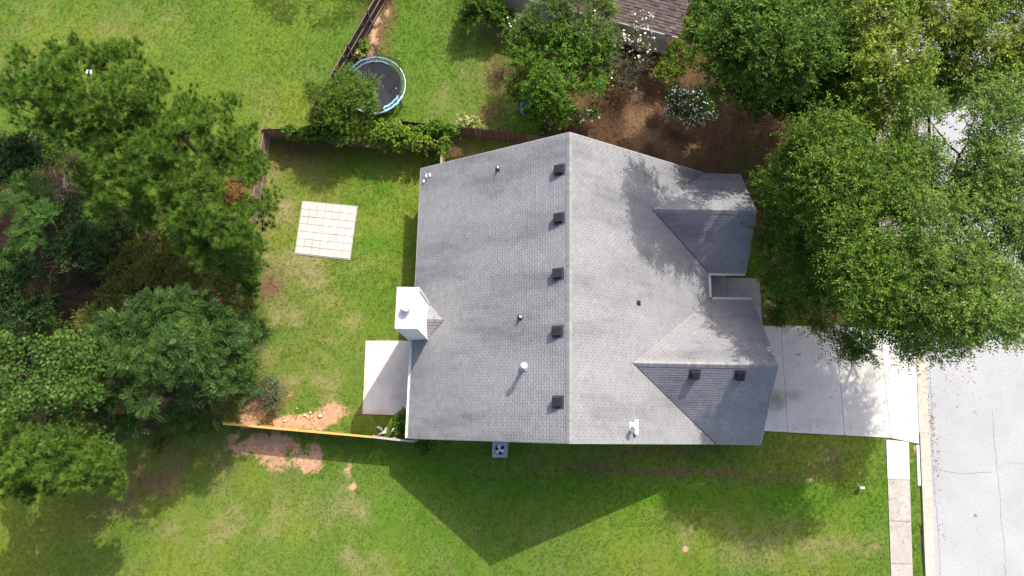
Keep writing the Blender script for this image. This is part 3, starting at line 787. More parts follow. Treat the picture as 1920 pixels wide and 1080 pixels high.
# ridge caps
def caps(p, q, m1, m2, step=.175):
    p, q = Vector(p), Vector(q); d = (q - p); L = d.length; d.normalize()
    s = Vector((-d.y, d.x, 0)); wv = .17
    mb = MB(); l = step * 1.15
    A = []
    for t, lift in ((0, .05), (l, .03)):
        for sx, mm in ((wv, m1), (0, 0), (-wv, m2)):
            A.append(Vector((t, sx, lift - abs(sx) * mm)))
    mb.add(A + [a - Vector((0, 0, .025)) for a in A], [(0, 1, 4, 3)[::-1], (1, 2, 5, 4)[::-1], (6, 7, 1, 0), (7, 8, 2, 1), (0, 3, 9, 6), (2, 8, 11, 5), (6, 9, 10, 7), (7, 10, 11, 8), (3, 4, 10, 9), (4, 5, 11, 10)])
    m_ = mb.mesh('ridge_cap', M_CAP)
    k = 0.0
    while k < L - .02:
        o_ = obj('ridge_cap', m_, roof); r3 = Matrix.Identity(4)
        r3.col[0][:3] = d; r3.col[1][:3] = s; r3.col[2][:3] = (0, 0, 1)
        r3.translation = p + d * k - house_loc + Vector((0, 0, random.uniform(0, .004)))
        o_.matrix_local = r3
        k += step
caps((HX, Y1, HR), (HX, Y0 + .02, HR), MS, MS)
ps_, pn_ = S_H - HE, N_H - HE
caps((S_X, S_Y, S_H), (xs_ + .1, S_Y, S_H), ps_ / S_W, ps_ / S_W)
caps((N_X, N_Y, N_H), (xn_ + .1, N_Y, N_H), pn_ / N_W, pn_ / N_W)
# dark cut line along the south valley of each wing
for a_, b_ in (((xs_, S_Y, S_H), (XR, Y0, HE)), ((xn_, N_Y, N_H), (XR, N_Y - N_W, HE))):
    mb = MB(); A_, B_ = Vector(a_) + Vector((0, 0, .03)), Vector(b_) + Vector((0, 0, .03))
    mb.tube([A_, B_], .03, 4); hobj('valley_flashing', mb, M_BLACKTAR, roof)
# patched shingle near the south wing ridge and lifted tabs
def on(px, py, fn):
    z = 5.0
    for _ in range(20):
        p = W(px, py, z); z = fn(p)
    return Vector((p[0], p[1], z))
fL = lambda p: HR - (HX - p[0]) * MS
fR = lambda p: HR - (p[0] - HX) * MS
fSS = lambda p: S_H - (S_Y - p[1]) * ps_ / S_W
fSN = lambda p: S_H - (p[1] - S_Y) * ps_ / S_W
q = on(1297, 671, fSN)
mb = MB(); ang = math.atan(ps_ / S_W)
mb.box(q + Vector((0, 0, .035)), (.42, .15, .012), Matrix.Rotation(-ang, 3, 'X'))
hobj('patch', mb, simple('bare_patch', (0.17, 0.15, 0.135), None, 5), roof, label='small grey brown patch where a shingle tab is missing')

# chimney
CX0, CX1, CY0, CY1, CZ = -6.50, -5.37, 5.18, 7.38, 8.0
mb = MB(); mb.box(((CX0 + CX1) / 2, (CY0 + CY1) / 2, CZ / 2), (CX1 - CX0, CY1 - CY0, CZ))
chim = hobj('chimney', mb, M_WHITE)
for xx in (CX0, CX1):
    for yy in (CY0, CY1):
        mb = MB(); mb.box((xx, yy, CZ / 2 - .02), (.1, .1, CZ - .1)); hobj('corner_trim', mb, M_WHITE, chim)
mb = MB(); e = .05
cx, cy = (CX0 + CX1) / 2, (CY0 + CY1) / 2
hx, hy = (CX1 - CX0) / 2 + e, (CY1 - CY0) / 2 + e
mb.add([(cx + a * hx, cy + b * hy, CZ - .1) for a, b in ((-1, -1), (1, -1), (1, 1), (-1, 1))] + [(cx + a * hx, cy + b * hy, CZ + .02) for a, b in ((-1, -1), (1, -1), (1, 1), (-1, 1))] + [(cx + a * .3, cy + b * .4, CZ + .09) for a, b in ((-1, -1), (1, -1), (1, 1), (-1, 1))],
       [(3, 2, 1, 0), (0, 1, 5, 4), (1, 2, 6, 5), (2, 3, 7, 6), (3, 0, 4, 7), (4, 5, 9, 8), (5, 6, 10, 9), (6, 7, 11, 10), (7, 4, 8, 11), (8, 9, 10, 11)])
hobj('chase_cover', mb, M_CHASE, chim)
fq = W(762, 577, CZ + .25)
mb = MB(); mb.lathe((fq[0] - .01, fq[1], CZ), [(.20, 0), (.20, .3), (.26, .3), (.26, .36), (.245, .50), (.2, .53)], 24)
hobj('flue_cap', mb, M_FLUE, chim, smooth=False)
# cricket behind the chimney
tip = on(832, 590, fL); zc = tip.z
E0, E1 = Vector((CX1, CY0, zl(CX1))), Vector((CX1, CY1, zl(CX1)))
apx = Vector((CX1, cy, zc + .02)); tip = Vector((tip.x, cy, zl(tip.x) + .03))
mb = MB(); up = Vector((0, 0, .05))
mb.add([E0 + up * .6, E1 + up * .6, apx + up, tip + up * .2], [(0, 3, 2), (2, 3, 1), (0, 2, 1), (0, 1, 3)])
ck = hobj('cricket', mb, M_DECK, roof)
# cricket shingles as courses
rows = 7
for (ea) in (E0, E1):
    for r_ in range(rows):
        t0, t1 = r_ / rows, (r_ + 1) / rows - .01
        a0, a1 = ea.lerp(apx, t0), ea.lerp(apx, t1)
        b0, b1 = ea.lerp(tip, t0), ea.lerp(tip, t1)
        w_ = (b0 - a0).length; nt_ = max(1, int(w_ / .32))
        for j in range(nt_):
            s0, s1 = j / nt_ + .01, (j + 1) / nt_ - .01
            q0, q1, q2, q3 = a0.lerp(b0, s0), a0.lerp(b0, s1), a1.lerp(b1, s1), a1.lerp(b1, s0)
            mb = MB(); U = Vector((0, 0, .075)); Dn = Vector((0, 0, .02))
            vs = [q0 + U, q1 + U, q2 + U - Dn, q3 + U - Dn, q0 + Dn, q1 + Dn, q2 + Dn, q3 + Dn]
            fs = [(0, 1, 2, 3), (4, 5, 1, 0), (5, 6, 2, 1), (6, 7, 3, 2), (7, 4, 0, 3)]
            if ea is E1: fs = [f[::-1] for f in fs]
            mb.add(vs, fs); mb.v = [tuple(Vector(v) - house_loc) for v in mb.v]; mb.build('shingle', M_SH1, roof)

# roof vents
def box_vent(px, py, fn, nrm_dir, w=.46):
    p = on(px, py, fn); n = nrm_dir.normalized(); 
    up = (Vector((0, 0, 1)) - n * n.z).normalized(); s = up.cross(n)
    m = Matrix((s, up, n)).transposed()
    mb = MB()
    hw = w / 2
    mb.add([m @ Vector(v) + p for v in [(-hw - .12, -hw - .12, .03), (hw + .12, -hw - .12, .03), (hw + .12, hw + .12, .03), (-hw - .12, hw + .12, .03)]], [(0, 1, 2, 3)])
    v_ = hobj('roof_vent', mb, M_BLACKTAR)
    mb = MB()
    mb.add([m @ Vector(v) + p for v in [(-hw, -hw, .035), (hw, -hw, .035), (hw, hw, .035), (-hw, hw, .035), (-hw, -hw, .30), (hw, -hw, .30), (hw * .96, hw * .9, .20), (-hw * .96, hw * .9, .20)]],
           [(3, 2, 1, 0), (4, 5, 6, 7), (0, 1, 5, 4), (1, 2, 6, 5), (2, 3, 7, 6), (3, 0, 4, 7)])
    mb.v = [tuple(Vector(v) - house_loc) for v in mb.v]
    mb.build('vent_hood', M_BLACK, v_)
nL, nR = Vector((-MS, 0, 1)), Vector((MS, 0, 1)); nSS = Vector((0, -ps_ / S_W, 1))
for px, py in ((1050, 319), (1049, 410), (1047, 514), (1046, 622), (1047, 754)): box_vent(px, py, fL, nL)
for px, py in ((1302, 701), (1387, 703)): box_vent(px, py, fSS, nSS, .42)
# plumbing pipes
def pipe_vent(px, py, fn, n, r, h, mat, mat_top, base_w=.28, base_mat=None):
    p = on(px, py, fn); n = n.normalized(); up = (Vector((0, 0, 1)) - n * n.z).normalized(); s = up.cross(n)
    m = Matrix((s, up, n)).transposed(); mb = MB(); hw = base_w / 2
    mb.add([m @ Vector(v) + p for v in [(-hw, -hw, .028), (hw, -hw, .028), (hw, hw, .028), (-hw, hw, .028), (-hw, -hw, .05), (hw, -hw, .05), (hw, hw, .05), (-hw, hw, .05)]], [(3, 2, 1, 0), (4, 5, 6, 7), (0, 1, 5, 4), (1, 2, 6, 5), (2, 3, 7, 6), (3, 0, 4, 7)])
    mb.lathe(p, [(r * 2.2, .0), (r * 1.35, .18)], 12)
    v_ = hobj('pipe_vent', mb, base_mat or M_BLACKTAR)
    mb = MB(); mb.lathe(p, [(r, 0), (r, h), (r * .65, h), (r * .65, h - .12)], 14)
    mb.v = [tuple(Vector(v) - house_loc) for v in mb.v]; mb.build('pipe', mat, v_)
    return p, v_
pipe_vent(934, 317, fL, nL, .055, .32, M_WHITE, M_WHITE, .30)
pipe_vent(976, 595, fL, nL, .07, .35, M_WHITE, M_WHITE, .30)
pipe_vent(1197, 568, fR, nR, .05, .12, M_DGREY, M_DGREY, .26, M_BLACK)
p, v_ = pipe_vent(982, 689, fL, nL, .10, .95, M_LEAD, M_WHITE, .42, M_LEAD)
mb = MB(); mb.lathe(p, [(.13, .92), (.175, .97), (.175, 1.06), (.13, 1.12), (.03, 1.13)], 20); mb.v = [tuple(Vector(v) - house_loc) for v in mb.v]; mb.build('vent_cap', M_WHITE, v_)
p, v_ = pipe_vent(1186, 800, fR, nR, .09, .80, M_LEAD, M_WHITE, .50, M_GUT)
mb = MB(); mb.lathe(p, [(.10, .76), (.15, .80), (.15, .90), (.11, .95), (.03, .96)], 20); mb.v = [tuple(Vector(v) - house_loc) for v in mb.v]; mb.build('vent_cap', M_WHITE, v_)
for sg in (1, -1):
    mb = MB(); mb.box(p + Vector((.17, sg * .26, .10)), (.22, .28, .18), Matrix.Rotation(math.atan(MS), 3, 'Y')); mb.v = [tuple(Vector(v) - house_loc) for v in mb.v]; mb.build('flashing_plate', M_WHITE, v_)
# dish mount at the north west corner
p = on(803, 330, fL)
mb = MB(); mb.tube([p + Vector((-.28, -.3, .05)), p + Vector((0, 0, .3))], .02, 6); mb.tube([p + Vector((-.28, .28, .05)), p + Vector((0, 0, .3))], .02, 6); mb.tube([p + Vector((.1, 0, .05)), p + Vector((0, 0, .42))], .03, 8)
am = hobj('antenna_mount', mb, M_LEAD)
for d in ((-.28, -.3), (.12, .02), (-.12, .02)):
    mb = MB(); mb.box(p + Vector((d[0], d[1], .06 + d[0] * MS)), (.12, .2, .03)); mb.v = [tuple(Vector(v) - house_loc) for v in mb.v]; mb.build('bracket', M_GUT, am)

# gutters
def gutter(p, q, side, hangers=4):
    p, q = Vector(p), Vector(q); d = (q - p).normalized(); s = Vector(side).normalized(); w = .13
    prof = [(0, 0), (0, -.12), (w * .75, -.12), (w, -.02), (w, .0), (w - .018, .0), (w - .02, -.03), (w * .7, -.10), (.015, -.10), (.015, 0)]
    mb = MB(); vs = []
    for e in (p, q): vs += [e + s * a + Vector((0, 0, b)) for a, b in prof]
    n = len(prof)
    mb.add(vs, [(i, (i + 1) % n, n + (i + 1) % n, n + i) for i in range(n)])
    for e, k in ((p, 1), (q, -1)):
        mb.box(e + s * w / 2 + d * .006 * k + Vector((0, 0, -.06)), (abs(d.x) * .012 + abs(s.x) * w, abs(d.y) * .012 + abs(s.y) * w, .12))
    g_ = hobj('gutter', mb, M_GUT)
    L = (q - p).length
    for i in range(hangers):
        c = p + d * L * (i + .5) / hangers + s * w / 2
        mb = MB(); mb.box(c, (abs(d.x) * .03 + abs(s.x) * w, abs(d.y) * .03 + abs(s.y) * w, .012)); mb.v = [tuple(Vector(v) - house_loc) for v in mb.v]; mb.build('gutter_strap', M_GUT, g_)
gz = HE + .01
gutter((XL - .045, Y0, gz), (XL - .045, CY0 - .02, gz), (-1, 0, 0), 5)
gutter((XR + .02, S_Y + S_W + .15, gz), (XR + .02, N_Y - N_W - .15, gz), (1, 0, 0), 3)
gutter((XR + .2, S_Y + S_W + .02, gz), (S_X - .03, S_Y + S_W + .02, gz), (0, 1, 0), 3)
gutter((XR + .02, N_Y - N_W - .02, gz), (N_X - .03, N_Y - N_W - .02, gz), (0, -1, 0), 3)
p = Vector(W(1357, 524, 2.3))
mb = MB(); mb.tube([(p.x + .35, N_Y - N_W - .08, 2.6), (p.x + .3, N_Y - N_W - .1, 2.5), (p.x, N_Y - N_W + .25, 2.15), (p.x, N_Y - N_W + .28, .15)], .05, 8)
hobj('downspout', mb, M_GUT)
mb = MB(); mb.tube([(XL - .1, Y0 + .2, 2.6), (XL + .35, Y0 + .2, 2.2), (XL + .35, Y0 + .2, .1)], .045, 8); hobj('downspout', mb, M_GUT)

# ------------------------------------------------------------------ air conditioner
p = W(937, 843.5, .8)
ac = thing('air_conditioner', 'grey square air conditioning unit with round fan beside the south wall', 'air conditioner', (p[0], p[1], 0))
M_AC = simple('blue_grey_enamel', (0.30, 0.345, 0.40), (0.25, 0.29, 0.34), 4, 0.45, 0.4)
def rsq(w, r, n=5):
    out = []
    for cx_, cy_, a0 in ((w - r, w - r, 0), (-w + r, w - r, 90), (-w + r, -w + r, 180), (w - r, -w + r, 270)):
        for k in range(n + 1):
            q = math.radians(a0 + 90 * k / n); out.append((cx_ + r * math.cos(q), cy_ + r * math.sin(q)))
    return out
mb = MB(); mb.prism(rsq(.44, .09), .1, .76); mb.build('casing', M_AC, ac)
mb = MB(); mb.prism([(-.5, -.5), (.5, -.5), (.5, .62), (-.5, .62)], .0, .09); mb.build('base_pad', M_PORCH, ac)
mb = MB(); outer = rsq(.46, .11); n = len(outer)
inner = [(.345 * math.cos(math.atan2(b, a)), .345 * math.sin(math.atan2(b, a))) for a, b in outer]
mb.add([(a, b, .765) for a, b in outer] + [(a, b, .80) for a, b in outer] + [(a, b, .80) for a, b in inner] + [(a, b, .765) for a, b in inner],
       [(i, (i + 1) % n, n + (i + 1) % n, n + i) for i in range(n)] + [(n + i, n + (i + 1) % n, 2 * n + (i + 1) % n, 2 * n + i) for i in range(n)] + [(2 * n + i, 2 * n + (i + 1) % n, 3 * n + (i + 1) % n, 3 * n + i) for i in range(n)])
mb.build('top_panel', M_AC, ac)
mb = MB(); mb.lathe((0, 0, .762), [(.345, 0), (.345, .004)], 28); mb.build('fan_well', M_BLACK, ac)
M_FAN = simple('fan_metal', (0.62, 0.66, 0.68), (0.52, 0.55, 0.58), 3, 0.45, 0.5, 0.2)
for k in range(3):
    mb = MB(); q = math.radians(100 + 120 * k)
    pts = [(r_ * math.cos(q + da), r_ * math.sin(q + da), z_) for r_, da, z_ in ((.08, -.6, .772), (.29, -.55, .77), (.31, 0, .785), (.29, .55, .797), (.08, .6, .792))]
    mb.add(pts, [(0, 1, 2, 3, 4)]); mb.build('fan_blade', M_FAN, ac)
mb = MB(); mb.lathe((0, 0, .775), [(.095, 0), (.095, .03), (.05, .04)], 16); mb.build('fan_hub', M_FAN, ac)
mb = MB()
for r_ in (.12, .2, .28, .34):
    mb.tube([(r_ * math.cos(k * math.pi / 12), r_ * math.sin(k * math.pi / 12), .81) for k in range(25)], .0025, 3, False)
mb.build('fan_guard', M_BLACK, ac)
mb = MB(); mb.tube([(.54, .62, .55), (.535, .2, .5), (.5, -.32, .45), (.45, -.36, .42)], .022, 6); mb.build('conduit', M_WTAN, ac)
mb = MB(); mb.box((.45, -.4, .4), (.08, .06, .1)); mb.build('valve', M_BLACK, ac)

# ------------------------------------------------------------------ fences
def picket_mesh(h, w, mat, name='picket'):
    mb = MB(); t = .018; a = w / 2
    pr = [(-a, 0), (a, 0), (a, h - .04), (a - .03, h), (-a + .03, h), (-a, h - .04)]
    vs = [(x_, -t / 2, z_) for x_, z_ in pr] + [(x_, t / 2, z_) for x_, z_ in pr]; n = 6
    mb.add(vs, [tuple(range(n)), tuple(range(n, 2 * n))[::-1]] + [(i, n + i, n + (i + 1) % n, (i + 1) % n) for i in range(n)])
    return mb.mesh(name, mat)
def fence(name, label, cat, pts, h, m_p, m_r, rail_side=1, rails=(.3, .95, 1.6), w=.14, posts=2.4, cap=None, post_h=None, parts_label=None, group=None):
    pts = [Vector((a[0], a[1], 0)) for a in pts]
    root = thing(name, label, cat, tuple(pts[0]), group)
    o0 = pts[0]; pm = picket_mesh(h, w - .002, m_p)
    for a, b in zip(pts[:-1], pts[1:]):
        d = b - a; L = d.length; d.normalize(); s = Vector((-d.y, d.x, 0)) * rail_side
        ang = math.atan2(d.y, d.x); n = max(1, int(L / w))
        for i in range(n):
            o_ = obj('picket', pm, root)
            o_.location = a + d * (L * (i + .5) / n) - o0 + Vector((0, 0, random.uniform(-.025, .015) - .02))
            o_.rotation_euler = (random.uniform(-.012, .012), random.uniform(-.012, .012), ang)
        for rz in rails:
            mb = MB(); mb.box((a + b) / 2 - o0 + s * .035 + Vector((0, 0, rz)), (L, .045, .09), Matrix.Rotation(ang, 3, 'Z')); mb.build('rail', m_r, root)
        if cap:
            mb = MB(); mb.box((a + b) / 2 - o0 + s * .03 + Vector((0, 0, h + .015)), (L, .12, .03), Matrix.Rotation(ang, 3, 'Z')); mb.build('cap_board', cap, root)
        k = max(1, round(L / posts))
        for i in range(k + 1):
            mb = MB(); ph = post_h or h + .04
            mb.box(a + d * (L * i / k) - o0 + s * .10 + Vector((0, 0, ph / 2)), (.09, .09, ph), Matrix.Rotation(ang, 3, 'Z')); mb.build('post', m_r, root)
    return root
cor = W(490, 240, 1.83)
nf = [cor, W(592, 262), W(681, 277), W(826, 283)]
fence('picket_fence', 'brown wooden fence with vines along the north side of the back yard', 'fence', nf, 1.8, M_WDG, M_WDG, -1, (.35, 1.0))
nwend = (-18.62, 0.0)
fence('picket_fence', 'weathered wooden fence along the pine trees at the west side of the yard', 'fence', [nwend, (-17.9, 10), cor], 1.8, M_WDG, M_WDP, -1, (.35, 1.5))
tf = [W(592, 232), W(661.5, 111), W(697, 49), W(735, -17), W(790, -115)]
fence('picket_fence', 'dark fence with pinkish rails running up past the trampoline', 'fence', tf, 1.83, M_WD, M_WDP, -1, (.18, .95, 1.72), posts=2.9)
df = [W(752, 226, 1.8), W(860, 238, 1.8), W(935, 244, 1.8), W(1070, 264, 1.8)]
fence('picket_fence', 'dark brown picket fence between trampoline yard and grey roof', 'fence', df, 1.8, M_WD, M_WD, 1, (.35, 1.5))
gx = W(829, 285, 1.8)[0]
fence('gate_fence', 'short tan fence section between the vine and the house corner', 'fence', [(gx, nf[-1][1] + .05), (gx, 16.2)], 1.8, M_WTAN, M_WTAN, -1, (.35, 1.5), cap=M_WTAN, posts=2.6)
s0, s1, s2 = W(418, 795.5, 1.83), W(700, 820.5, 1.83), W(776, 829, 1.83)
fence('picket_fence', 'new yellow wooden fence seen edge on along bare red clay', 'fence', [s0, s1], 1.8, M_WNEW, M_WNEW, 1, (.35, 1.0, 1.6), cap=M_WNEW)
fence('picket_fence', 'short grey weathered fence joining yellow fence to house corner', 'fence', [s1, s2], 1.78, M_WGREY, M_WGREY, 1, (.35, 1.5), cap=M_WGREY, posts=1.2)

# ------------------------------------------------------------------ trampoline
tc = W(703, 160, .8); TR = abs(W(760, 160, .8)[0] - W(646, 160, .8)[0]) / 2
tr = thing('trampoline', 'round trampoline with black mat and blue frame on lawn beside fence', 'trampoline', (tc[0], tc[1], 0))
M_BLUE = simple('faded_blue_vinyl', (0.16, 0.33, 0.55), (0.10, 0.22, 0.42), 3, 0.5, 0.4)
M_BLUEL = simple('light_blue_frame', (0.42, 0.52, 0.66), (0.30, 0.38, 0.52), 3, 0.45, 0.5)
M_MAT = simple('black_mat', (0.030, 0.031, 0.036), (0.022, 0.022, 0.027), 1.2, 0.8, 0.2)
ringp = [(TR * math.cos(k * math.pi / 24), TR * math.sin(k * math.pi / 24), .8) for k in range(49)]
mb = MB(); mb.tube(ringp, .045, 8, False); mb.build('ring_frame', M_BLUEL, tr, True)
mr = TR - .27
mb = MB(); n = 48
mb.add([(mr * math.cos(2 * math.pi * k / n), mr * math.sin(2 * math.pi * k / n), .78) for k in range(n)] + [(mr * .55 * math.cos(2 * math.pi * k / n), mr * .55 * math.sin(2 * math.pi * k / n), .74) for k in range(n)] + [(0, 0, .73)],
       [(i, (i + 1) % n, n + (i + 1) % n, n + i) for i in range(n)] + [(n + i, n + (i + 1) % n, 2 * n) for i in range(n)])
mb.build('jumping_mat', M_MAT, tr, True)
sp = MB()
sp.tube([(mr, 0, .785), (TR - .03, 0, .79)], .011, 4)
sp_me = sp.mesh('spring', M_LEAD)
for k in range(72):
    o_ = obj('spring', sp_me, tr); o_.rotation_euler = (0, 0, 2 * math.pi * k / 72)
def pad_arc(a0, a1, r0, r1, z, nm, mat, seed):
    r = random.Random(seed); mb = MB(); n = 18; vs = []
    for k in range(n + 1):
        q = math.radians(a0 + (a1 - a0) * k / n); j = r.uniform(-.03, .03)
        vs += [((r0 + j) * math.cos(q), (r0 + j) * math.sin(q), z), ((r1 + j) * math.cos(q), (r1 + j) * math.sin(q), z - .01), ((r1 + j) * math.cos(q), (r1 + j) * math.sin(q), z - .04)]
    mb.add(vs, [(3 * i, 3 * i + 1, 3 * i + 4, 3 * i + 3) for i in range(n)] + [(3 * i + 1, 3 * i + 2, 3 * i + 5, 3 * i + 4) for i in range(n)])
    mb.build(nm, mat, tr)
M_BLUEP = simple('bright_blue_pad', (0.22, 0.50, 0.75), (0.30, 0.58, 0.80), 4, 0.5, 0.4)
pad_arc(-68, -22, TR - .10, TR + .04, .87, 'edge_pad', M_BLUEP, 1)
pad_arc(-68, -24, TR - .36, TR - .24, .84, 'edge_pad', M_BLUEP, 2)
pad_arc(62, 158, TR - .33, TR - .26, .83, 'edge_pad', M_BLUE, 3)
pad_arc(80, 165, TR - .06, TR + .05, .86, 'edge_pad', M_BLUE, 5)
M_NET = simple('dark_net', (0.02, 0.025, 0.025), None, 4, 0.8)
tn = M_NET.node_tree; tb = N(tn, 'ShaderNodeBsdfTransparent'); tm = N(tn, 'ShaderNodeMixShader'); tm.inputs[0].default_value = 0.62
tn.links.new(tn.nodes['Principled BSDF'].outputs[0], tm.inputs[1]); tn.links.new(tb.outputs[0], tm.inputs[2]); tn.links.new(tm.outputs[0], tn.nodes['Material Output'].inputs[0])
M_POLE = simple('dark_green_pole', (0.05, 0.075, 0.07), (0.035, 0.05, 0.05), 4, 0.5)
tops = []
for k in range(6):
    q = math.radians(28 + 60 * k); r_ = TR + .09
    mb = MB(); b_ = Vector((r_ * math.cos(q), r_ * math.sin(q), 0))
    top = Vector(((r_ - .05) * math.cos(q), (r_ - .05) * math.sin(q), 2.55)); tops.append(top)
    mb.tube([b_, b_ + Vector((0, 0, .9)), b_ + Vector((0, 0, 1.9)), top], .024, 6); pl = mb.build('net_pole', M_POLE, tr)
    mb = MB(); mb.lathe(top, [(.04, -.02), (.045, .03), (.02, .06)], 8); mb.build('pole_cap', M_LEAD, pl)
    mb = MB(); lr = Vector((TR * math.cos(q), TR * math.sin(q), .8)); mb.tube([lr, lr * .99 + Vector((0, 0, -.76))], .022, 6); mb.build('leg', M_POLE, tr)
for k in (0, 1, 5):
    a, b = tops[k], tops[(k + 1) % 6]; mb = MB(); n = 8; vs = []
    for i in range(n + 1):
        t = i / n; u_ = a.lerp(b, t); sag = math.sin(math.pi * t)
        vs += [u_ + Vector((0, 0, -.35 * sag)) - Vector((u_.x, u_.y, 0)).normalized() * .1 * sag, Vector((u_.x * .93, u_.y * .93, .82))]
    mb.add(vs, [(2 * i, 2 * i + 1, 2 * i + 3, 2 * i + 2) for i in range(n)]); mb.build('safety_net', M_NET, tr)

# blue hoops under the tree
for (px, py, r_, lab, c_) in ((990, 204, .52, 'bright blue plastic ring lying under the green tree', (0.03, 0.25, 0.62)), (986, 172, .50, 'teal ring half hidden under the green tree above the blue one', (0.03, 0.20, 0.26))):
    p = W(px, py, .12); mb = MB()
    prof = [(r_ - .05, 0), (r_ + .03, 0), (r_ + .06, .22), (r_ + .02, .24), (r_ - .03, .05)]
    n = 28; vs = []
    for a, z_ in prof: vs += [(a * math.cos(2 * math.pi * k / n), a * math.sin(2 * math.pi * k / n), z_) for k in range(n)]
    m_ = len(prof)
    mb.add(vs, [(j * n + k, j * n + (k + 1) % n, ((j + 1) % m_) * n + (k + 1) % n, ((j + 1) % m_) * n + k) for j in range(m_) for k in range(n)])
    o_ = mb.build('plastic_ring', simple('ring_plastic_%d' % px, c_, tuple(x_ * 1.4 for x_ in c_), 5, 0.35, 0.5), None, True, label=lab, cat='plastic ring')
    o_.location = (p[0], p[1], 0)

# ------------------------------------------------------------------ neighbour's house at the top edge
A, B = Vector(W(1150, 38, 2.9)), Vector(W(1272, 69, 2.9))
nd = (B - A); nd.z = 0; nd.normalize(); nn = Vector((-nd.y, nd.x, 0))
C0 = Vector(W(940, -14, 2.9)); C0 = B - nd * (B - C0).dot(nd)
neigh = thing('house', 'brown shingled house corner at the top behind pink blossoms', 'house', (B.x, B.y, 0))
bl = Vector((B.x, B.y, 0))
L_ = (B - C0).length; pitch = .5; D_ = 6.0
def nobj(name, mb, mat, parent=None):
    mb.v = [tuple(Vector(v) - bl) for v in mb.v]; return mb.build(name, mat, parent or neigh)
def NP(u, v, z): return B - nd * u + nn * v + Vector((0, 0, z - 2.9))
mb = MB(); mb.slab3([NP(0, 0, 2.87), NP(L_, 0, 2.87), NP(L_, D_, 2.87 + D_ * pitch), NP(0, D_, 2.87 + D_ * pitch)], .15)
mb.slab3([NP(0, 2 * D_, 2.87), NP(L_, 2 * D_, 2.87), NP(L_, D_, 2.87 + D_ * pitch), NP(0, D_, 2.87 + D_ * pitch)], .15)
nroof = nobj('roof', mb, M_BDECK)
mb = MB()
q = [NP(.55, .35, 0), NP(L_ - .1, .35, 0), NP(L_ - .1, 2 * D_ - .4, 0), NP(.55, 2 * D_ - .4, 0)]
mb.prism([(a.x, a.y) for a in q], 0, 2.75); nw = nobj('wall', mb, M_NSIDE)
for k in range(13):
    mb = MB(); mb.box((NP(.62, .325, 0) + NP(L_ - .1, .325, 0)) / 2 + Vector((0, 0, .2 + k * .2)), (L_ - .75, .03, .17), Matrix.Rotation(math.atan2(nd.y, nd.x), 3, 'Z') @ Matrix.Rotation(.08, 3, 'X')); nobj('siding_board', mb, M_NSIDE, nw)
mb = MB(); mb.box(NP(.56, .31, 1.37), (.12, .07, 2.7), Matrix.Rotation(math.atan2(nd.y, nd.x), 3, 'Z')); nobj('corner_board', mb, M_GUT)
for u0, u1 in ((0.0, .42), (.95, L_)):
    mb = MB(); mb.box((NP(u0, -.05, 2.82) + NP(u1, -.05, 2.82)) / 2, (u1 - u0, .02, .13), Matrix.Rotation(math.atan2(nd.y, nd.x), 3, 'Z'))
    mb.box((NP(u0, .03, 2.77) + NP(u1, .03, 2.77)) / 2, (u1 - u0, .15, .02), Matrix.Rotation(math.atan2(nd.y, nd.x), 3, 'Z')); nobj('gutter', mb, M_GUT)
pm = W(1188, 51, 1.6)
mb = MB(); mb.box((pm[0], pm[1] + .1, 1.5), (.32, .16, .5), Matrix.Rotation(math.atan2(nd.y, nd.x), 3, 'Z')); em = nobj('electric_meter', mb, M_LEAD)
mb = MB(); mb.lathe((pm[0], pm[1] + .02, 1.6), [(.09, -.02), (.09, .05), (.05, .07)], 12, Matrix.Rotation(math.pi / 2, 3, 'X')); nobj('meter_dial', mb, M_BLACK, em)
sw, se_ = .42, .20
mb = MB(); mb.add([(0, 0, 0), (1, 0, 0), (1, 1, 0), (0, 1, 0), (0, 0, 1), (1, 0, 1), (1, 1, .2), (0, 1, .2)], [(3, 2, 1, 0), (4, 5, 6, 7), (0, 1, 5, 4), (1, 2, 6, 5), (2, 3, 7, 6), (3, 0, 4, 7)])
bs_me = mb.mesh('shingle', M_BSH)
un_ = Vector((nn.x, nn.y, pitch)).normalized(); zn_ = (-nd).cross(un_); zn_ = zn_ if zn_.z > 0 else -zn_
cnt = 0; r_ = 0; v_ = -.03
while v_ < 3.2:
    u_ = -.1 - (r_ % 2) * .15 - random.uniform(0, .1)
    while u_ < 4.9:
        ww = random.choice((.24, .34, .44, .5))
        a, b = max(u_, -.03), u_ + ww
        if b > .08 and cnt < 300:
            o_ = obj('shingle', bs_me, nroof); m4 = Matrix.Identity(4)
            th = random.choice((.016, .022, .034))
            m4.col[0][:3] = -nd * (b - a - .006); m4.col[1][:3] = un_ * (se_ + .02); m4.col[2][:3] = zn_ * th
            m4.translation = NP(0, 0, 2.88) - nd * a + un_ * v_ - bl
            o_.matrix_local = m4; cnt += 1
        u_ += ww
    v_ += se_; r_ += 1
ov, of, ot = [], [], []
v_ = -.03
while v_ < D_ / .894:
    u_ = 4.9 if v_ < 3.2 else -.03
    while u_ < L_:
        ww = random.choice((.34, .44, .5)); n0 = len(ov); th = random.choice((.016, .022, .034))
        p0 = NP(0, 0, 2.88) - nd * u_ + un_ * v_ - bl; e1 = -nd * (ww - .006); e2 = un_ * (se_ + .02); e3 = zn_ * th
        ov += [tuple(p) for p in (p0, p0 + e1, p0 + e1 + e2, p0 + e2, p0 + e3, p0 + e1 + e3, p0 + e1 + e2 + e3 * .2, p0 + e2 + e3 * .2)]
        of += [tuple(n0 + i for i in f) for f in ((4, 5, 6, 7), (0, 1, 5, 4), (1, 2, 6, 5), (3, 0, 4, 7))]; u_ += ww
    v_ += se_
me = bpy.data.meshes.new('shingles'); me.from_pydata(ov, [], of); me.materials.append(M_BSH); obj('shingles', me, nroof, kind='stuff')

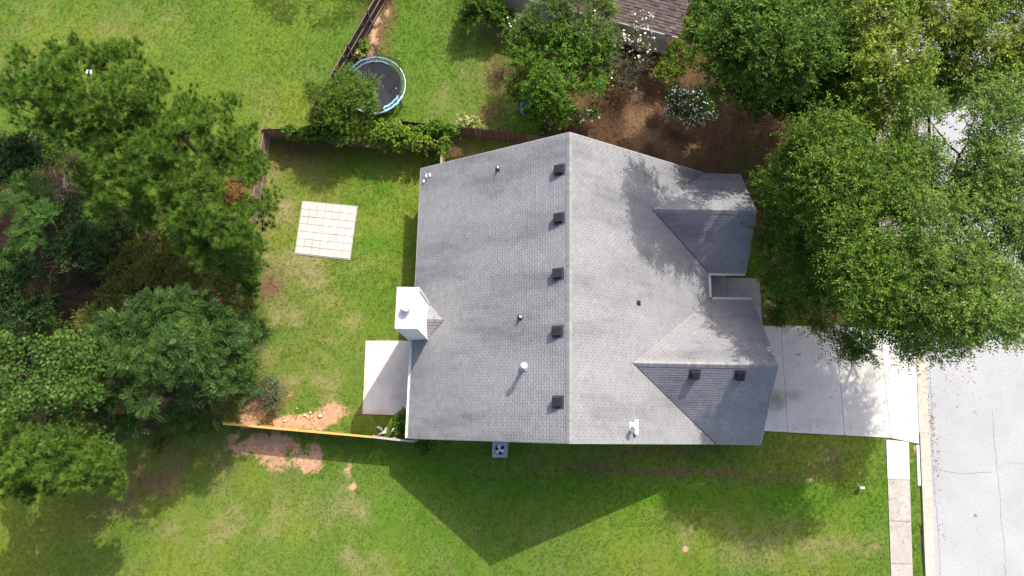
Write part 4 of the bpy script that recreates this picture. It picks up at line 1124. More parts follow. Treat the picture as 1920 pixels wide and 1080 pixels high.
# ------------------------------------------------------------------ vegetation
def unit(a): return a / (np.linalg.norm(a, axis=-1, keepdims=True) + 1e-9)
def rand_dir(n, zmin=-1.0):
    z = RNG.uniform(zmin, 1, n); q = RNG.uniform(0, 2 * np.pi, n); r = np.sqrt(1 - z * z)
    return np.stack([r * np.cos(q), r * np.sin(q), z], -1)
def diamonds(P, D, Nn, L, Wd, cup=0.12):
    """leaf blades: base P, direction D, facing Nn, length L, width Wd -> quads"""
    S = unit(np.cross(D, Nn)); U = np.cross(S, D)
    m = P + D * (L * .45)[:, None]
    return np.stack([P, m + S * (Wd / 2)[:, None] + U * (L * cup)[:, None], P + D * L[:, None], m - S * (Wd / 2)[:, None] + U * (L * cup)[:, None]], 1)
STY = {
 'elm':  dict(sub=.62, k=7.1, sh=10, nl=12, L=.172, W=.07, slen=1.0, droop=.28, up=.28, zmin=-.45, gap=.41),
 'broad': dict(sub=.62, k=6.0, sh=11, nl=10, L=.17, W=.085, slen=.75, droop=.15, up=.4, zmin=-.4, gap=.41),
 'shrub': dict(sub=.38, k=3.0, sh=12, nl=8, L=.13, W=.065, slen=.45, droop=.1, up=.5, zmin=-.3),
 'fine': dict(sub=.5, k=3.4, sh=14, nl=13, L=.11, W=.045, slen=.6, droop=.15, up=.4, zmin=-.4),
 'vine': dict(sub=.34, k=3.2, sh=12, nl=7, L=.15, W=.12, slen=.42, droop=.5, up=.3, zmin=-.5),
 'sparse': dict(sub=.45, k=1.6, sh=6, nl=7, L=.09, W=.04, slen=.5, droop=.1, up=.4, zmin=-.3),
}
def sub_lobes(lobes, sub, k, zmin, flat=.72, gap=.34):
    out = []
    for c, r in lobes:
        n = max(2, int(k * (r / sub) ** 2))
        u = rand_dir(n, zmin); s = RNG.uniform(.62, 1.05, n) ** .7
        p = np.asarray(c) + u * (s * max(r - sub * .45, .05))[:, None] * np.array([1, 1, flat])
        p[:, 2] = np.maximum(p[:, 2], .15)
        out.append(p)
    p = np.concatenate(out)
    # foliage hangs in clumps with gaps between them
    g = .5 * vnoise(p[:, 0] * .6 + p[:, 2] * .5, p[:, 1] * .6 - p[:, 2] * .35, 41) + .5 * vnoise(p[:, 0] * 1.7 + 9, p[:, 1] * 1.7 + p[:, 2] * 1.1, 43)
    return p[g > gap]
def limbs(base_p, lobes, subs, trunk_r, fork=.5, twig=.02, trunk_n=8):
    mb = MB(); b = np.asarray(base_p, float)
    cen = np.mean([c for c, r in lobes], 0); top = max(c[2] for c, r in lobes)
    fk = np.array([b[0] * .7 + cen[0] * .3, b[1] * .7 + cen[1] * .3, max(.3, top * fork)])
    mid = (b + fk) / 2 + np.array([RNG.uniform(-.1, .1), RNG.uniform(-.1, .1), 0]) * top * .1
    b2 = b.copy(); b2[2] = -.1
    mb.tube([b2, b + np.array([0, 0, .25]), mid, fk], [trunk_r * 1.5, trunk_r * 1.05, trunk_r * .9, trunk_r * .75], trunk_n)
    nodes = [(fk - np.array([0, 0, .1]), trunk_r * .55)]
    lc = []
    for c, r in sorted(lobes, key=lambda q: np.linalg.norm(np.asarray(q[0]) - fk)):
        c = np.asarray(c, float); dist = [np.linalg.norm(c - p) + .35 * np.linalg.norm(p - fk) + (1.5 if p[2] > c[2] + .5 else 0) for p, _ in nodes]
        p, r0 = nodes[int(np.argmin(dist))]; L = np.linalg.norm(c - p)
        j = RNG.normal(0, .10, (2, 3)) * L
        m1 = p * .67 + c * .33 + j[0] - np.array([0, 0, .06 * L]); m2 = p * .33 + c * .67 + j[1] - np.array([0, 0, .04 * L])
        rr = max(r0 * .72, twig * 1.8)
        mb.tube([p, m1, m2, c], [rr, rr * .85, rr * .7, rr * .55], 6); lc.append(c); nodes.append((c, rr * .6))
    lc = np.array(lc); S = np.asarray(subs)
    own = np.argmin(((S[:, None] - lc[None]) ** 2).sum(2), 1)
    for j in range(len(lc)):
        Q = S[own == j]
        if not len(Q): continue
        Q = Q[np.argsort(((Q - lc[j]) ** 2).sum(1))]
        pl = np.concatenate([lc[j][None], Q]); used = np.zeros(len(pl), int)
        for i in range(1, len(pl)):
            d = np.linalg.norm(pl[:i] - pl[i], axis=1) + .25 * np.linalg.norm(pl[:i] - lc[j], axis=1) + .25 * used[:i]
            k = int(np.argmin(d)); used[k] += 1
            m1 = (pl[k] + pl[i]) / 2 + RNG.uniform(-.08, .08, 3)
            w = twig * (1.5 if k == 0 else .9)
            mb.tube([pl[k], m1, pl[i]], [w, w * .8, w * .5], 3, False)
    return mb
def leaves_style(subs, st, light_up=True):
    sb = st['sub']; ns = len(subs); sh = st['sh']; nl = st['nl']
    o = np.repeat(subs, sh, 0); n = len(o)
    d = rand_dir(n, -.75); d[:, 2] += st['up']; d = unit(d)
    L = st['slen'] * RNG.uniform(.65, 1.2, n)
    L = L * np.where(RNG.random(n) < .16, 1.65, 1.0)
    o = o + d * (sb * .12)
    t = (np.arange(nl)[None] + RNG.uniform(.1, .9, (n, nl))) / nl
    t = .12 + .88 * t
    P = o[:, None] + d[:, None] * (L[:, None] * t)[..., None]
    P[..., 2] -= st['droop'] * L[:, None] * t ** 2
    tang = unit(d[:, None] + np.array([0, 0, -1]) * (2 * st['droop'] * t)[..., None])
    side = unit(np.cross(tang, np.array([0, 0, 1.0]) + RNG.normal(0, .25, tang.shape)))
    sg = np.where(np.arange(nl) % 2 == 0, 1, -1)[None, :, None]
    D = unit(tang * .75 + side * sg * .9 + RNG.normal(0, .28, tang.shape) + np.array([0, 0, -.12]))
    Nn = unit(np.array([0, 0, 1.0]) + RNG.normal(0, .42, tang.shape) + d[:, None] * .25)
    P = P.reshape(-1, 3); D = D.reshape(-1, 3); Nn = Nn.reshape(-1, 3)
    m = len(P); LL = st['L'] * RNG.uniform(.65, 1.25, m); WW = LL * st['W'] / st['L'] * RNG.uniform(.8, 1.2, m)
    tint = np.clip(RNG.normal(.36, .15, m) + .55 * (t.reshape(-1) - .5) + np.repeat(RNG.normal(0, .10, n), nl), 0, 1)  # shoot tips lighter: new growth, plus tip highlights put into the colour
    return diamonds(P, D, Nn, LL, WW), tint
def leaves_pinnate(subs, n_leaf=20, rl=.55, pairs=8, ll=.15, lw=.045):
    o = np.repeat(subs, n_leaf, 0); n = len(o)
    d = rand_dir(n, -.15); d[:, 2] = d[:, 2] * .7 + .1; d = unit(d)
    o = o + d * .05 + RNG.normal(0, .12, o.shape)
    L = rl * RNG.uniform(.7, 1.25, n)
    t = (np.arange(pairs) + .6) / pairs
    P = o[:, None] + d[:, None] * (L[:, None] * t[None])[..., None]
    P[..., 2] -= .30 * L[:, None] * t[None] ** 2
    tang = unit(d[:, None] + np.array([0, 0, -1]) * (.6 * t)[None, :, None])
    nrm0 = unit(np.array([0, 0, 1.0]) + RNG.normal(0, .35, (n, 1, 3)))
    side = unit(np.cross(tang, nrm0)); Q = []; T = []
    tl = np.repeat(np.clip(RNG.normal(.42, .2, n), 0, 1)[:, None], pairs, 1)
    for sg in (1, -1):
        D = unit(side * sg + tang * .55 + RNG.normal(0, .10, tang.shape) + np.array([0, 0, -.10]))
        Nn = unit(np.broadcast_to(nrm0, tang.shape) + RNG.normal(0, .12, tang.shape))
        m = n * pairs; LL = ll * RNG.uniform(.75, 1.15, m) * np.broadcast_to(np.sin(np.pi * (.25 + .6 * t)), (n, pairs)).reshape(-1)
        Q.append(diamonds(P.reshape(-1, 3), D.reshape(-1, 3), Nn.reshape(-1, 3), LL, LL * lw / ll, .05))
        T.append(np.clip(tl.reshape(-1) + RNG.normal(0, .08, m), 0, 1))
    return np.concatenate(Q), np.concatenate(T)
def leaves_star(subs, sh=10, nl=6, L0=.15):
    st = dict(STY['broad']); st.update(sub=.7, sh=sh, nl=nl, slen=.7)
    o = np.repeat(subs, sh * nl, 0); n = len(o)
    d = rand_dir(n, -.5); d[:, 2] += .35; d = unit(d)
    P = o + d * RNG.uniform(.15, .75, n)[:, None]
    h = unit(d * np.array([1, 1, .3]) + RNG.normal(0, .5, (n, 3))); Nn = unit(np.array([0, 0, 1.0]) + RNG.normal(0, .4, (n, 3)))
    S = unit(np.cross(h, Nn)); h = unit(np.cross(Nn, S)); Q = []; T = []
    L = L0 * RNG.uniform(.7, 1.2, n); ti = np.clip(RNG.normal(.42, .2, n), 0, 1)
    for a in (-1.25, -.62, 0, .62, 1.25):
        D = h * math.cos(a) + S * math.sin(a)
        Q.append(diamonds(P, D, Nn, L * (.75 if abs(a) > 1 else 1), L * .34, .05)); T.append(ti)
    return np.concatenate(Q), np.concatenate(T)
def needles(subs, sub_r, tufts=9, nn=34, L0=.30, spread=.95):
    o = np.repeat(subs, tufts, 0); n = len(o)
    d = rand_dir(n, -.35); d[:, 2] += .5; d = unit(d)
    tip = o + d * (sub_r * RNG.uniform(.35, 1.1, n))[:, None]
    dd = unit(d + np.array([0, 0, .45]))
    D = unit(dd[:, None] + RNG.normal(0, 1, (n, nn, 3)) * spread * .72)
    L = L0 * RNG.uniform(.6, 1.15, (n, nn))
    B0 = tip[:, None] - dd[:, None] * RNG.uniform(0, .12, (n, nn))[..., None]
    S = unit(np.cross(D, RNG.normal(0, 1, D.shape))) * .011
    V = np.stack([B0 - S, B0 + S, B0 + D * L[..., None]], 2).reshape(-1, 3)
    ti = np.clip(RNG.normal(.45, .16, (n, 1)) + RNG.normal(0, .13, (n, nn)), 0, 1).reshape(-1)
    return V, ti, tip, o
def petals(pts, size, nrm_up=.8):
    n = len(pts); Nn = unit(np.array([0, 0, nrm_up]) + RNG.normal(0, .5, (n, 3)))
    A = unit(np.cross(Nn, RNG.normal(0, 1, (n, 3)))); Bv = np.cross(Nn, A); Q = []
    sz = size * RNG.uniform(.7, 1.3, n)
    for k in range(5):
        q = 2 * math.pi * k / 5; D = A * math.cos(q) + Bv * math.sin(q)
        Q.append(diamonds(pts, D, Nn, sz, sz * .75, .12))
    return np.concatenate(Q)
def quad_obj(name, Q, tint, mat, parent, **kw):
    V = Q.reshape(-1, 3); F = np.arange(len(V)).reshape(-1, 4)
    at_ = [('tint', 'FLOAT', 'FACE', tint)] if tint is not None else []
    return obj(name, np_mesh(name, V, F, mat, at_), parent, **kw)

TRI = [0]
def tree(name, label, cat, lobes_px, style, lmat, bmat=M_BARK, trunk_r=.2, base_px=None, group=None, k=1.0, zmin=None, fork=.5, blossoms=None, dead=None, world_lobes=None, **ov):
    lobes = [(W(px, py, z), r) for px, py, z, r in lobes_px] if world_lobes is None else world_lobes
    cen = np.mean([c for c, r in lobes], 0)
    b = W(base_px[0], base_px[1], 0) if base_px else np.array([cen[0], cen[1], 0.0])
    b[2] = 0
    root = thing(name, label, cat, (b[0], b[1], 0), group)
    rel = [(np.asarray(c) - b, r) for c, r in lobes]
    st = None
    if style in STY:
        st = dict(STY[style]); st.update(ov)
        subs = sub_lobes(rel, st['sub'], st['k'] * k, st['zmin'] if zmin is None else zmin, gap=st.get('gap', .30))
        Q, ti = leaves_style(subs, st)
        quad_obj('crown', Q, ti, lmat, root); TRI[0] += len(Q) * 2
    elif style == 'pinnate':
        subs = sub_lobes(rel, .7, 5.2 * k, -.4, .72, .40); kw = dict(n_leaf=13, rl=.78, pairs=9, ll=.23, lw=.062); kw.update(ov)
        Q, ti = leaves_pinnate(subs, **kw); quad_obj('crown', Q, ti, lmat, root); TRI[0] += len(Q) * 2
    elif style == 'star':
        subs = sub_lobes(rel, .6, 4.6 * k, -.4, .72, .42); Q, ti = leaves_star(subs, **ov); quad_obj('crown', Q, ti, lmat, root); TRI[0] += len(Q) * 2
    elif style == 'pine':
        sr = ov.get('sub', .58); subs = sub_lobes(rel, sr, 7.8 * k, -.7, .95, .29)
        V, ti, tip, o = needles(subs, sr, ov.get('tufts', 4), ov.get('nn', 72), ov.get('L0', .36))
        F = np.arange(len(V)).reshape(-1, 3)
        obj('crown', np_mesh('crown', V, F, lmat, [('tint', 'FLOAT', 'FACE', ti)], 3), root); TRI[0] += len(F)
    mb = limbs(np.zeros(3), rel, subs, trunk_r, fork, .018 if trunk_r > .12 else .010)
    mb.build('trunk', bmat, root, True)
    if blossoms is not None:
        n, size, pm_ = blossoms
        j = RNG.integers(0, len(rel), n); u = rand_dir(n, .05)
        cc = np.array([c for c, r in rel])[j]; rr = np.array([r for c, r in rel])[j]
        pts = cc + u * (rr * RNG.uniform(.8, 1.15, n))[:, None] * np.array([1, 1, .85])
        quad_obj('blossoms', petals(pts, size), None, pm_, root, kind='stuff')
    return root

# right-hand trees
tree('leafy_tree', 'dark green broadleaf tree over the brown mulch at the top', 'tree',
     [(1375, 55, 8.0, 2.0), (1450, 60, 9.0, 2.4), (1440, 135, 8.6, 2.1), (1530, 70, 9.0, 2.4), (1375, 135, 7.4, 1.7), (1500, 150, 7.5, 1.8), (1570, 150, 7.5, 1.8), (1400, 5, 8, 2.0), (1340, 95, 6.5, 1.2), (1400, 150, 4.8, 1.3), (1430, 175, 4.2, 1.2), (1365, 60, 4, 1.2), (1480, 190, 4.4, 1.2), (1550, 200, 5, 1.3), (1600, 220, 5.5, 1.2), (1420, 100, 6, 1.8), (1490, 90, 7, 1.8), (1340, 40, 5.5, 1.3), (1550, 110, 7, 1.6), (1560, 20, 9, 2), (1490, 10, 9, 2), (1350, 140, 4.6, 1.2), (1320, 130, 3.6, .8), (1400, 45, 13, 1.9), (1445, 75, 13.5, 2.0), (1365, 85, 12, 1.5), (1405, 115, 12, 1.6), (1455, 130, 11.5, 1.8), (1500, 90, 12.5, 2.0), (1530, 150, 5.5, 1.8), (1580, 190, 6, 1.6), (1500, 185, 5, 1.5), (1560, 110, 6, 1.8), (1450, 195, 5, 1.2), (1490, 110, 4, 2.2), (1540, 40, 6, 2.4), (1590, -60, 8, 2.4), (1450, 150, 3.6, 1.8), (1475, 205, 2.8, 1.2), (1440, 60, 4, 2.0), (1325, 15, 7, 1.2), (1312, 75, 6, .9), (1335, 165, 5, .8), (1395, 190, 6.5, 1.0), (1430, 215, 6, .9), (1600, 60, 8, 1.6), (1600, 250, 5, 1.2)],
     'broad', L_DRK, trunk_r=.15, base_px=(1500, 140), fork=.75, group='broadleaf trees at the right')
tree('leafy_tree', 'bright yellow green tree standing out among the dark crowns at top right', 'tree',
     [(1650, 45, 10.5, 1.9), (1680, 110, 10.8, 2.0), (1640, 160, 10, 1.6), (1640, 100, 10, 1.6), (1700, 165, 9.2, 1.4), (1670, 0, 9.5, 1.9), (1610, 60, 8.5, 1.5), (1600, 200, 8, 1.5), (1670, 215, 7.5, 1.6), (1720, 60, 9, 1.5), (1720, 215, 7, 1.4), (1600, 130, 8, 1.4)], 'broad', L_YEL, trunk_r=.24, group='broadleaf trees at the right')
tree('leafy_tree', 'yellow green tree filling the top right corner over the street', 'tree',
     [(1780, 30, 10, 2.3), (1860, 40, 10.5, 2.5), (1920, 70, 10, 2.4), (1840, 110, 9.8, 2.0), (1770, 90, 9, 1.4), (1900, 140, 9.0, 1.7), (1760, 150, 8, 1.5), (1730, 10, 8.5, 1.8), (1820, 160, 7.5, 1.5), (1810, -40, 9.5, 2.3), (1920, -20, 10, 2.5)], 'elm', L_YEL, trunk_r=.25, group='broadleaf trees at the right', k=1.15)
tree('leafy_tree', 'large green elm spreading between the house front and the kerb', 'tree',
     [(1545, 260, 9.5, 2.0), (1630, 265, 10.5, 2.0), (1500, 330, 8, 1.8), (1580, 350, 10.5, 2.2), (1660, 340, 11, 2.0), (1480, 430, 6, 1.8), (1550, 430, 8.8, 2.2), (1640, 440, 11, 2.4), (1480, 510, 5.2, 1.7),
      (1555, 520, 6.8, 2.0), (1640, 525, 12, 2.0), (1520, 575, 4.6, 1.4), (1590, 590, 5.5, 1.6), (1585, 640, 3.8, 1.0), (1665, 590, 10, 1.6), (1530, 625, 3.6, .8), (1440, 330, 5, 1.0), (1455, 400, 4.5, 1.2), (1440, 470, 3.8, 1.0), (1620, 660, 3.6, .7), (1600, 480, 9, 1.8)],
     'elm', L_ELM, trunk_r=.32, base_px=(1600, 400), group='broadleaf trees at the right')
tree('leafy_tree', 'paler green elm leaning over the kerb and the street at right', 'tree',
     [(1750, 235, 11, 2.0), (1830, 215, 11.5, 2.2), (1900, 260, 11.5, 2.4), (1860, 330, 11.5, 2.2), (1770, 350, 10.5, 2.0), (1920, 380, 11, 2.4), (1840, 420, 11.5, 2.2), (1750, 450, 12.3, 2.3), (1710, 500, 11.2, 1.6),
      (1800, 510, 11.5, 2.3), (1890, 500, 10, 2.2), (1740, 545, 12.3, 1.9), (1850, 585, 12.2, 1.6), (1800, 570, 12.3, 1.7), (1700, 555, 11.8, 1.4), (1890, 600, 11.8, 1.2), (1720, 610, 8, 1.5), (1790, 630, 6.5, 1.2), (1700, 650, 5, .8), (1900, 575, 9.5, 1.3), (1750, 650, 5, .8), (1690, 300, 9, 1.6), (1700, 380, 9, 1.6), (1740, 150, 8, 1.6), (1800, 290, 10, 1.8)],
     'elm', L_ELM2, trunk_r=.30, base_px=(1712, 420), group='broadleaf trees at the right', k=.95)
tree('shrub', 'low green bush under the elm beside the grey porch walk', 'shrub', [(1440, 530, 1.2, .7), (1455, 590, 1.0, .7), (1440, 460, 1.4, .8), (1470, 560, 1.2, .8), (1430, 400, 1.2, .7)], 'shrub', L_DRK, trunk_r=.05)

# pines at the left
PG = 'pine trees at the left edge'
tree('pine_tree', 'pine tree nearest the top left corner of the picture', 'tree', [(50, 135, 10, 1.3), (105, 165, 11, 1.5), (45, 205, 9.5, 1.4), (110, 225, 9.5, 1.3), (110, 115, 9.2, 1.0), (10, 175, 9, 1.2)], 'pine', L_PINE, M_BARKP, .2, (95, 215), PG, fork=.72)
tree('pine_tree', 'pine tree with a small black and white bird near its top', 'tree', [(165, 140, 10.5, 1.4), (225, 125, 10.2, 1.3), (195, 190, 11, 1.6), (260, 170, 10.5, 1.4), (150, 245, 9, 1.2), (160, 95, 9, .9), (275, 215, 9.6, 1.1), (210, 230, 9, 1.2), (130, 190, 9.5, 1.1), (300, 160, 8.6, .8), (245, 100, 8.6, .8)], 'pine', L_PINE, M_BARKP, .2, (215, 230), PG, fork=.72)
tree('pine_tree', 'pine tree reaching out toward the fence corner from the left', 'tree', [(325, 215, 9.5, 1.3), (375, 190, 8.6, .9), (345, 270, 10.2, 1.5), (410, 255, 9.8, 1.3), (430, 205, 8.2, .9), (450, 290, 8.8, 1.1), (385, 310, 9.4, 1.1), (300, 260, 9, 1.1), (320, 300, 9, 1.2), (365, 230, 9.4, 1.2), (480, 310, 7.6, .8), (465, 255, 7.6, .7)], 'pine', L_PINE, M_BARKP, .2, (385, 300), PG, fork=.72)
tree('pine_tree', 'bright tufted pine in the middle of the left hand group', 'tree', [(220, 300, 9.5, 1.3), (285, 290, 10, 1.3), (230, 355, 9.2, 1.4), (300, 350, 9.6, 1.3), (200, 395, 8, 1.0), (260, 250, 9, 1.0), (260, 330, 9, 1.2), (170, 330, 8, 1.0), (330, 330, 9, 1.1), (270, 400, 7.6, 1.0), (190, 280, 8.6, 1.0)], 'pine', L_PINE, M_BARKP, .2, (270, 340), PG, fork=.72)
tree('pine_tree', 'pine tree leaning over the lawn beside the paver pad', 'tree', [(385, 365, 9.4, 1.3), (440, 345, 9.2, 1.2), (350, 410, 8.6, 1.2), (420, 420, 9.4, 1.4), (470, 330, 8, .9), (495, 370, 7.2, .9), (460, 465, 7.6, 1.1), (400, 475, 7.6, 1.1), (485, 300, 7, .8), (480, 505, 6, .7), (400, 400, 8.8, 1.2), (440, 440, 8.6, 1.2), (370, 450, 7.6, 1.1), (455, 400, 8.6, 1.0), (500, 340, 6.8, .7), (430, 500, 6, .9), (340, 370, 8.4, 1.0), (492, 420, 5.2, .8), (482, 455, 5, .8), (478, 540, 4, .7), (470, 480, 5.5, .9), (500, 395, 5.6, .7), (465, 520, 4.6, .8)], 'pine', L_PINE, M_BARKP, .2, (425, 400), PG, fork=.7)
tree('pine_tree', 'pine tree with bare twigs at the bottom left corner', 'tree', [(30, 805, 8, 1.2), (75, 850, 8.6, 1.4), (25, 880, 7.6, 1.2), (120, 820, 8, 1.0), (140, 885, 7.2, 1.1), (70, 905, 7, 1.0), (205, 870, 6.5, .9), (175, 850, 7, .9), (225, 900, 5.6, .7), (0, 850, 8, 1.2), (100, 870, 7, 1.1), (50, 840, 7.6, 1.2), (170, 900, 6, .9), (140, 850, 7, 1.0), (40, 915, 6, .9)], 'pine', L_PINE, M_BARKP, .18, (90, 840), PG, fork=.7)
# broadleaf trees at the left
tree('leafy_tree', 'bright feathery tree at the left edge below the pines', 'tree', [(25, 370, 7.5, 1.5), (60, 420, 7.6, 1.5), (15, 450, 7.4, 1.5), (70, 365, 7, 1.0)], 'pinnate', L_PINB, trunk_r=.14, base_px=(60, 440), ll=.2, lw=.05)
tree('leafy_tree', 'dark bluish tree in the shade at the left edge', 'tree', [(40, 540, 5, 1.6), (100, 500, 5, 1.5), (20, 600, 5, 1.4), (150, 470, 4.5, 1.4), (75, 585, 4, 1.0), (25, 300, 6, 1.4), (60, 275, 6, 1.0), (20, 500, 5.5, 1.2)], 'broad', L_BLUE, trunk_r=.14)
tree('leafy_tree', 'wide tree with fern like leaves in the middle of the left woods', 'tree',
     [(300, 600, 7.4, 1.8), (240, 625, 7.2, 1.6), (360, 585, 6.8, 1.6), (330, 660, 8, 1.8), (260, 690, 7.6, 1.7), (200, 660, 6.8, 1.3), (230, 745, 6.2, 1.3), (290, 735, 7, 1.5), (260, 790, 5, 1.0), (190, 705, 7, 1.3), (180, 755, 6, 1.1), (210, 790, 5, 1.1), (330, 620, 6.5, 1.6), (200, 620, 6, 1.2)], 'pinnate', L_PINN, trunk_r=.2, base_px=(290, 680))
tree('leafy_tree', 'darker fern leaved tree at the edge of the back lawn', 'tree',
     [(410, 630, 6.2, 1.5), (450, 660, 5.2, 1.3), (400, 695, 6.2, 1.5), (440, 720, 4.6, 1.2), (370, 740, 5.2, 1.3), (410, 770, 3.8, 1.0), (470, 620, 4, 1.0), (350, 690, 6, 1.2), (340, 775, 4, 1.0)], 'pinnate', L_PINN, trunk_r=.16, base_px=(410, 690))
tree('leafy_tree', 'glossy star leaved sweetgum between bottom pine and fern leaved tree', 'tree',
     [(45, 700, 8.4, 1.5), (110, 680, 8.6, 1.5), (60, 760, 8.2, 1.4), (130, 735, 8.6, 1.5), (160, 680, 8, 1.1), (150, 790, 7.2, 1.0), (105, 790, 7, .9), (20, 650, 6.5, 1.0), (145, 640, 7.5, .9), (175, 800, 6, 1.0), (190, 830, 5, .9), (20, 730, 7.5, 1.2), (90, 720, 8, 1.2), (20, 790, 6, 1.0)], 'star', L_GUM, trunk_r=.17, base_px=(110, 730))
tree('shrub', 'olive bushes spreading below the pines along the woods edge', 'shrub', [(230, 520, 2.6, 1.1), (290, 510, 2.8, 1.2), (350, 520, 2.8, 1.2), (400, 545, 2.6, 1.1), (210, 565, 2.6, 1.0), (170, 600, 2.6, 1.0), (450, 565, 2.2, .9), (260, 470, 2.2, 1.0), (330, 470, 2.2, 1.1), (380, 500, 2.4, 1.0), (300, 440, 2, 1.0)], 'fine', L_OLV, trunk_r=.07)
tree('shrub', 'pale olive bush beside the lawn under the leaning pine', 'shrub', [(455, 600, 1.8, .8), (475, 640, 1.6, .7), (470, 575, 1.5, .6), (430, 590, 2, .8), (480, 690, 1.3, .5), (425, 765, 1.6, .8), (412, 787, 1.3, .6), (440, 735, 1.6, .7), (400, 800, 1.0, .5)], 'fine', L_OLV, trunk_r=.05)
tree('shrub', 'thin bluish shrub with bare branches near the bare clay', 'shrub', [(490, 735, 1.0, .55), (515, 750, .9, .5), (505, 720, 1.0, .45), (520, 728, 1.0, .4), (500, 765, .7, .4)], 'sparse', L_CORD, M_TWIG, .022, (484, 762), k=6, W=.05, L=.11)
# dark undergrowth below the pines
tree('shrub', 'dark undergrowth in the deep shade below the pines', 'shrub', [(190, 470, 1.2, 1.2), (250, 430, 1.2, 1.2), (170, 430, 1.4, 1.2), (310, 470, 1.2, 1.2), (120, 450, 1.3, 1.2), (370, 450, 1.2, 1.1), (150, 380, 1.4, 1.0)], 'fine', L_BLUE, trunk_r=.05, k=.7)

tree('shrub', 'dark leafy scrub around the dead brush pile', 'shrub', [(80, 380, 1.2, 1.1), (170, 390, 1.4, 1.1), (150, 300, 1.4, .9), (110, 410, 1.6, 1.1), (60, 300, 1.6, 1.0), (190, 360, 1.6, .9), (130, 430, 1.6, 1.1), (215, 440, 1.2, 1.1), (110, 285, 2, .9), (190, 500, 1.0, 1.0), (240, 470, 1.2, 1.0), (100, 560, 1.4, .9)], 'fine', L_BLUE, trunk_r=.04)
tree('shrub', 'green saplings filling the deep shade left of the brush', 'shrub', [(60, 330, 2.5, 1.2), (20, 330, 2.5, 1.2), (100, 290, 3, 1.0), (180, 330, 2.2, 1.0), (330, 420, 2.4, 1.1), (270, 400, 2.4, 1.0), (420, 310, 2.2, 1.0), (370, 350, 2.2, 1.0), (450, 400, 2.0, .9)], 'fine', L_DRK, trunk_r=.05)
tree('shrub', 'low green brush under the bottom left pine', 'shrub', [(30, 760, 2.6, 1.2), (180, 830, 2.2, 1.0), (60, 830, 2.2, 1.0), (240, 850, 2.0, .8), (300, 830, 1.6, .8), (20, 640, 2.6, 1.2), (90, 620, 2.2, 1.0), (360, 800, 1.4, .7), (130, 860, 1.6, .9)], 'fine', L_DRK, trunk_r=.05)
# dead brush pile
p = W(125, 345)
br = thing('brush_pile', 'pile of dead pinkish brown branches in the gap between trees at left', 'brush pile', (p[0], p[1], 0))
br.location.z = 0.9
mb = MB()
for k in range(26):
    a = random.uniform(0, 6.28); l = random.uniform(.5, 1.5); c = Vector((random.uniform(-.9, .9), random.uniform(-1.2, 1.0), random.uniform(0, .5))); d = Vector((math.cos(a), math.sin(a), random.uniform(-.2, .5)))
    mb.tube([c - d * l / 2, c + Vector((0, 0, .06)), c + d * l / 2], [.03, .022, .008], 5)
mb.build('branch', M_TWIG, br)
P = RNG.normal(0, 1, (2600, 3)) * np.array([.55, .55, .2]) + np.array([-.1, -.6, .3]); D = rand_dir(2600, -.2)
quad_obj('dead_foliage', diamonds(P, D, rand_dir(2600), RNG.uniform(.12, .3, 2600), np.full(2600, .022)), None, M_DEADB, br)
# rusty dead needles hung in the leaning pine
P = RNG.normal(0, 1, (900, 3)) * np.array([.32, .36, .2]); D = unit(rand_dir(900, -1) + np.array([0, 0, -.4])); q = W(437, 355, 9.9)
o_ = quad_obj('dead_branch', diamonds(P, D, rand_dir(900), RNG.uniform(.15, .32, 900), np.full(900, .02)), None, M_STRAW, None, label='clump of rusty dead needles caught in the pine beside the lawn', cat='dead branch')
o_.location = q

# trees and plants at the top
tree('leafy_tree', 'rounded fresh green tree directly above the roof ridge', 'tree', [(1010, 110, 4.2, 1.4), (1060, 90, 4.8, 1.5), (1090, 135, 4.8, 1.5), (1030, 155, 4.6, 1.6), (1080, 185, 4, 1.3), (1015, 185, 3.4, 1.0), (1110, 100, 4.2, 1.1), (1050, 215, 2.4, .8), (980, 140, 3.4, .9), (1045, 130, 4.6, 1.3), (985, 95, 3.6, 1.0), (1110, 165, 3.4, 1.0), (1065, 160, 4.4, 1.2), (970, 170, 2.6, .7), (1000, 215, 2.2, .7)], 'broad', L_BRT, trunk_r=.15, k=1.2)
tree('leafy_tree', 'feathery pale green tree at the top edge beside the brown roof', 'tree', [(1030, 25, 5.2, 1.5), (1085, 15, 5.6, 1.5), (1120, 60, 5.4, 1.3), (1000, 50, 4.2, 1.1), (1135, 110, 3.6, 1.0), (1070, 55, 5.2, 1.2), (1120, 10, 5.4, 1.2), (1130, 155, 2.6, .8), (1140, 30, 4.8, .7), (1050, 70, 4.4, 1.2), (1100, 100, 4.2, 1.0), (975, 75, 3.2, .9), (965, 50, 2.6, .7)], 'fine', L_CRP, trunk_r=.13, blossoms=(40, .06, M_PETAL), k=1.3)
tree('shrub', 'dark rounded shrub at the top edge beside the tan wall', 'shrub', [(895, 5, 2, 1.1), (925, 25, 1.7, .9), (880, 25, 1.4, .7), (950, 35, 1, .6), (910, -30, 2, 1.2)], 'shrub', L_DRK, trunk_r=.06, L=.17, W=.09)
tree('blossom_shrub', 'crape myrtle with pale pink blossoms in front of the brown roof', 'shrub', [(1205, 40, 3.4, .7), (1185, 70, 2.6, .7), (1215, 80, 2.6, .7), (1165, 80, 2.2, .6), (1200, 95, 2.0, .7)], 'sparse', L_OLV, trunk_r=.05, k=2.0, blossoms=(150, .07, M_PETALP))
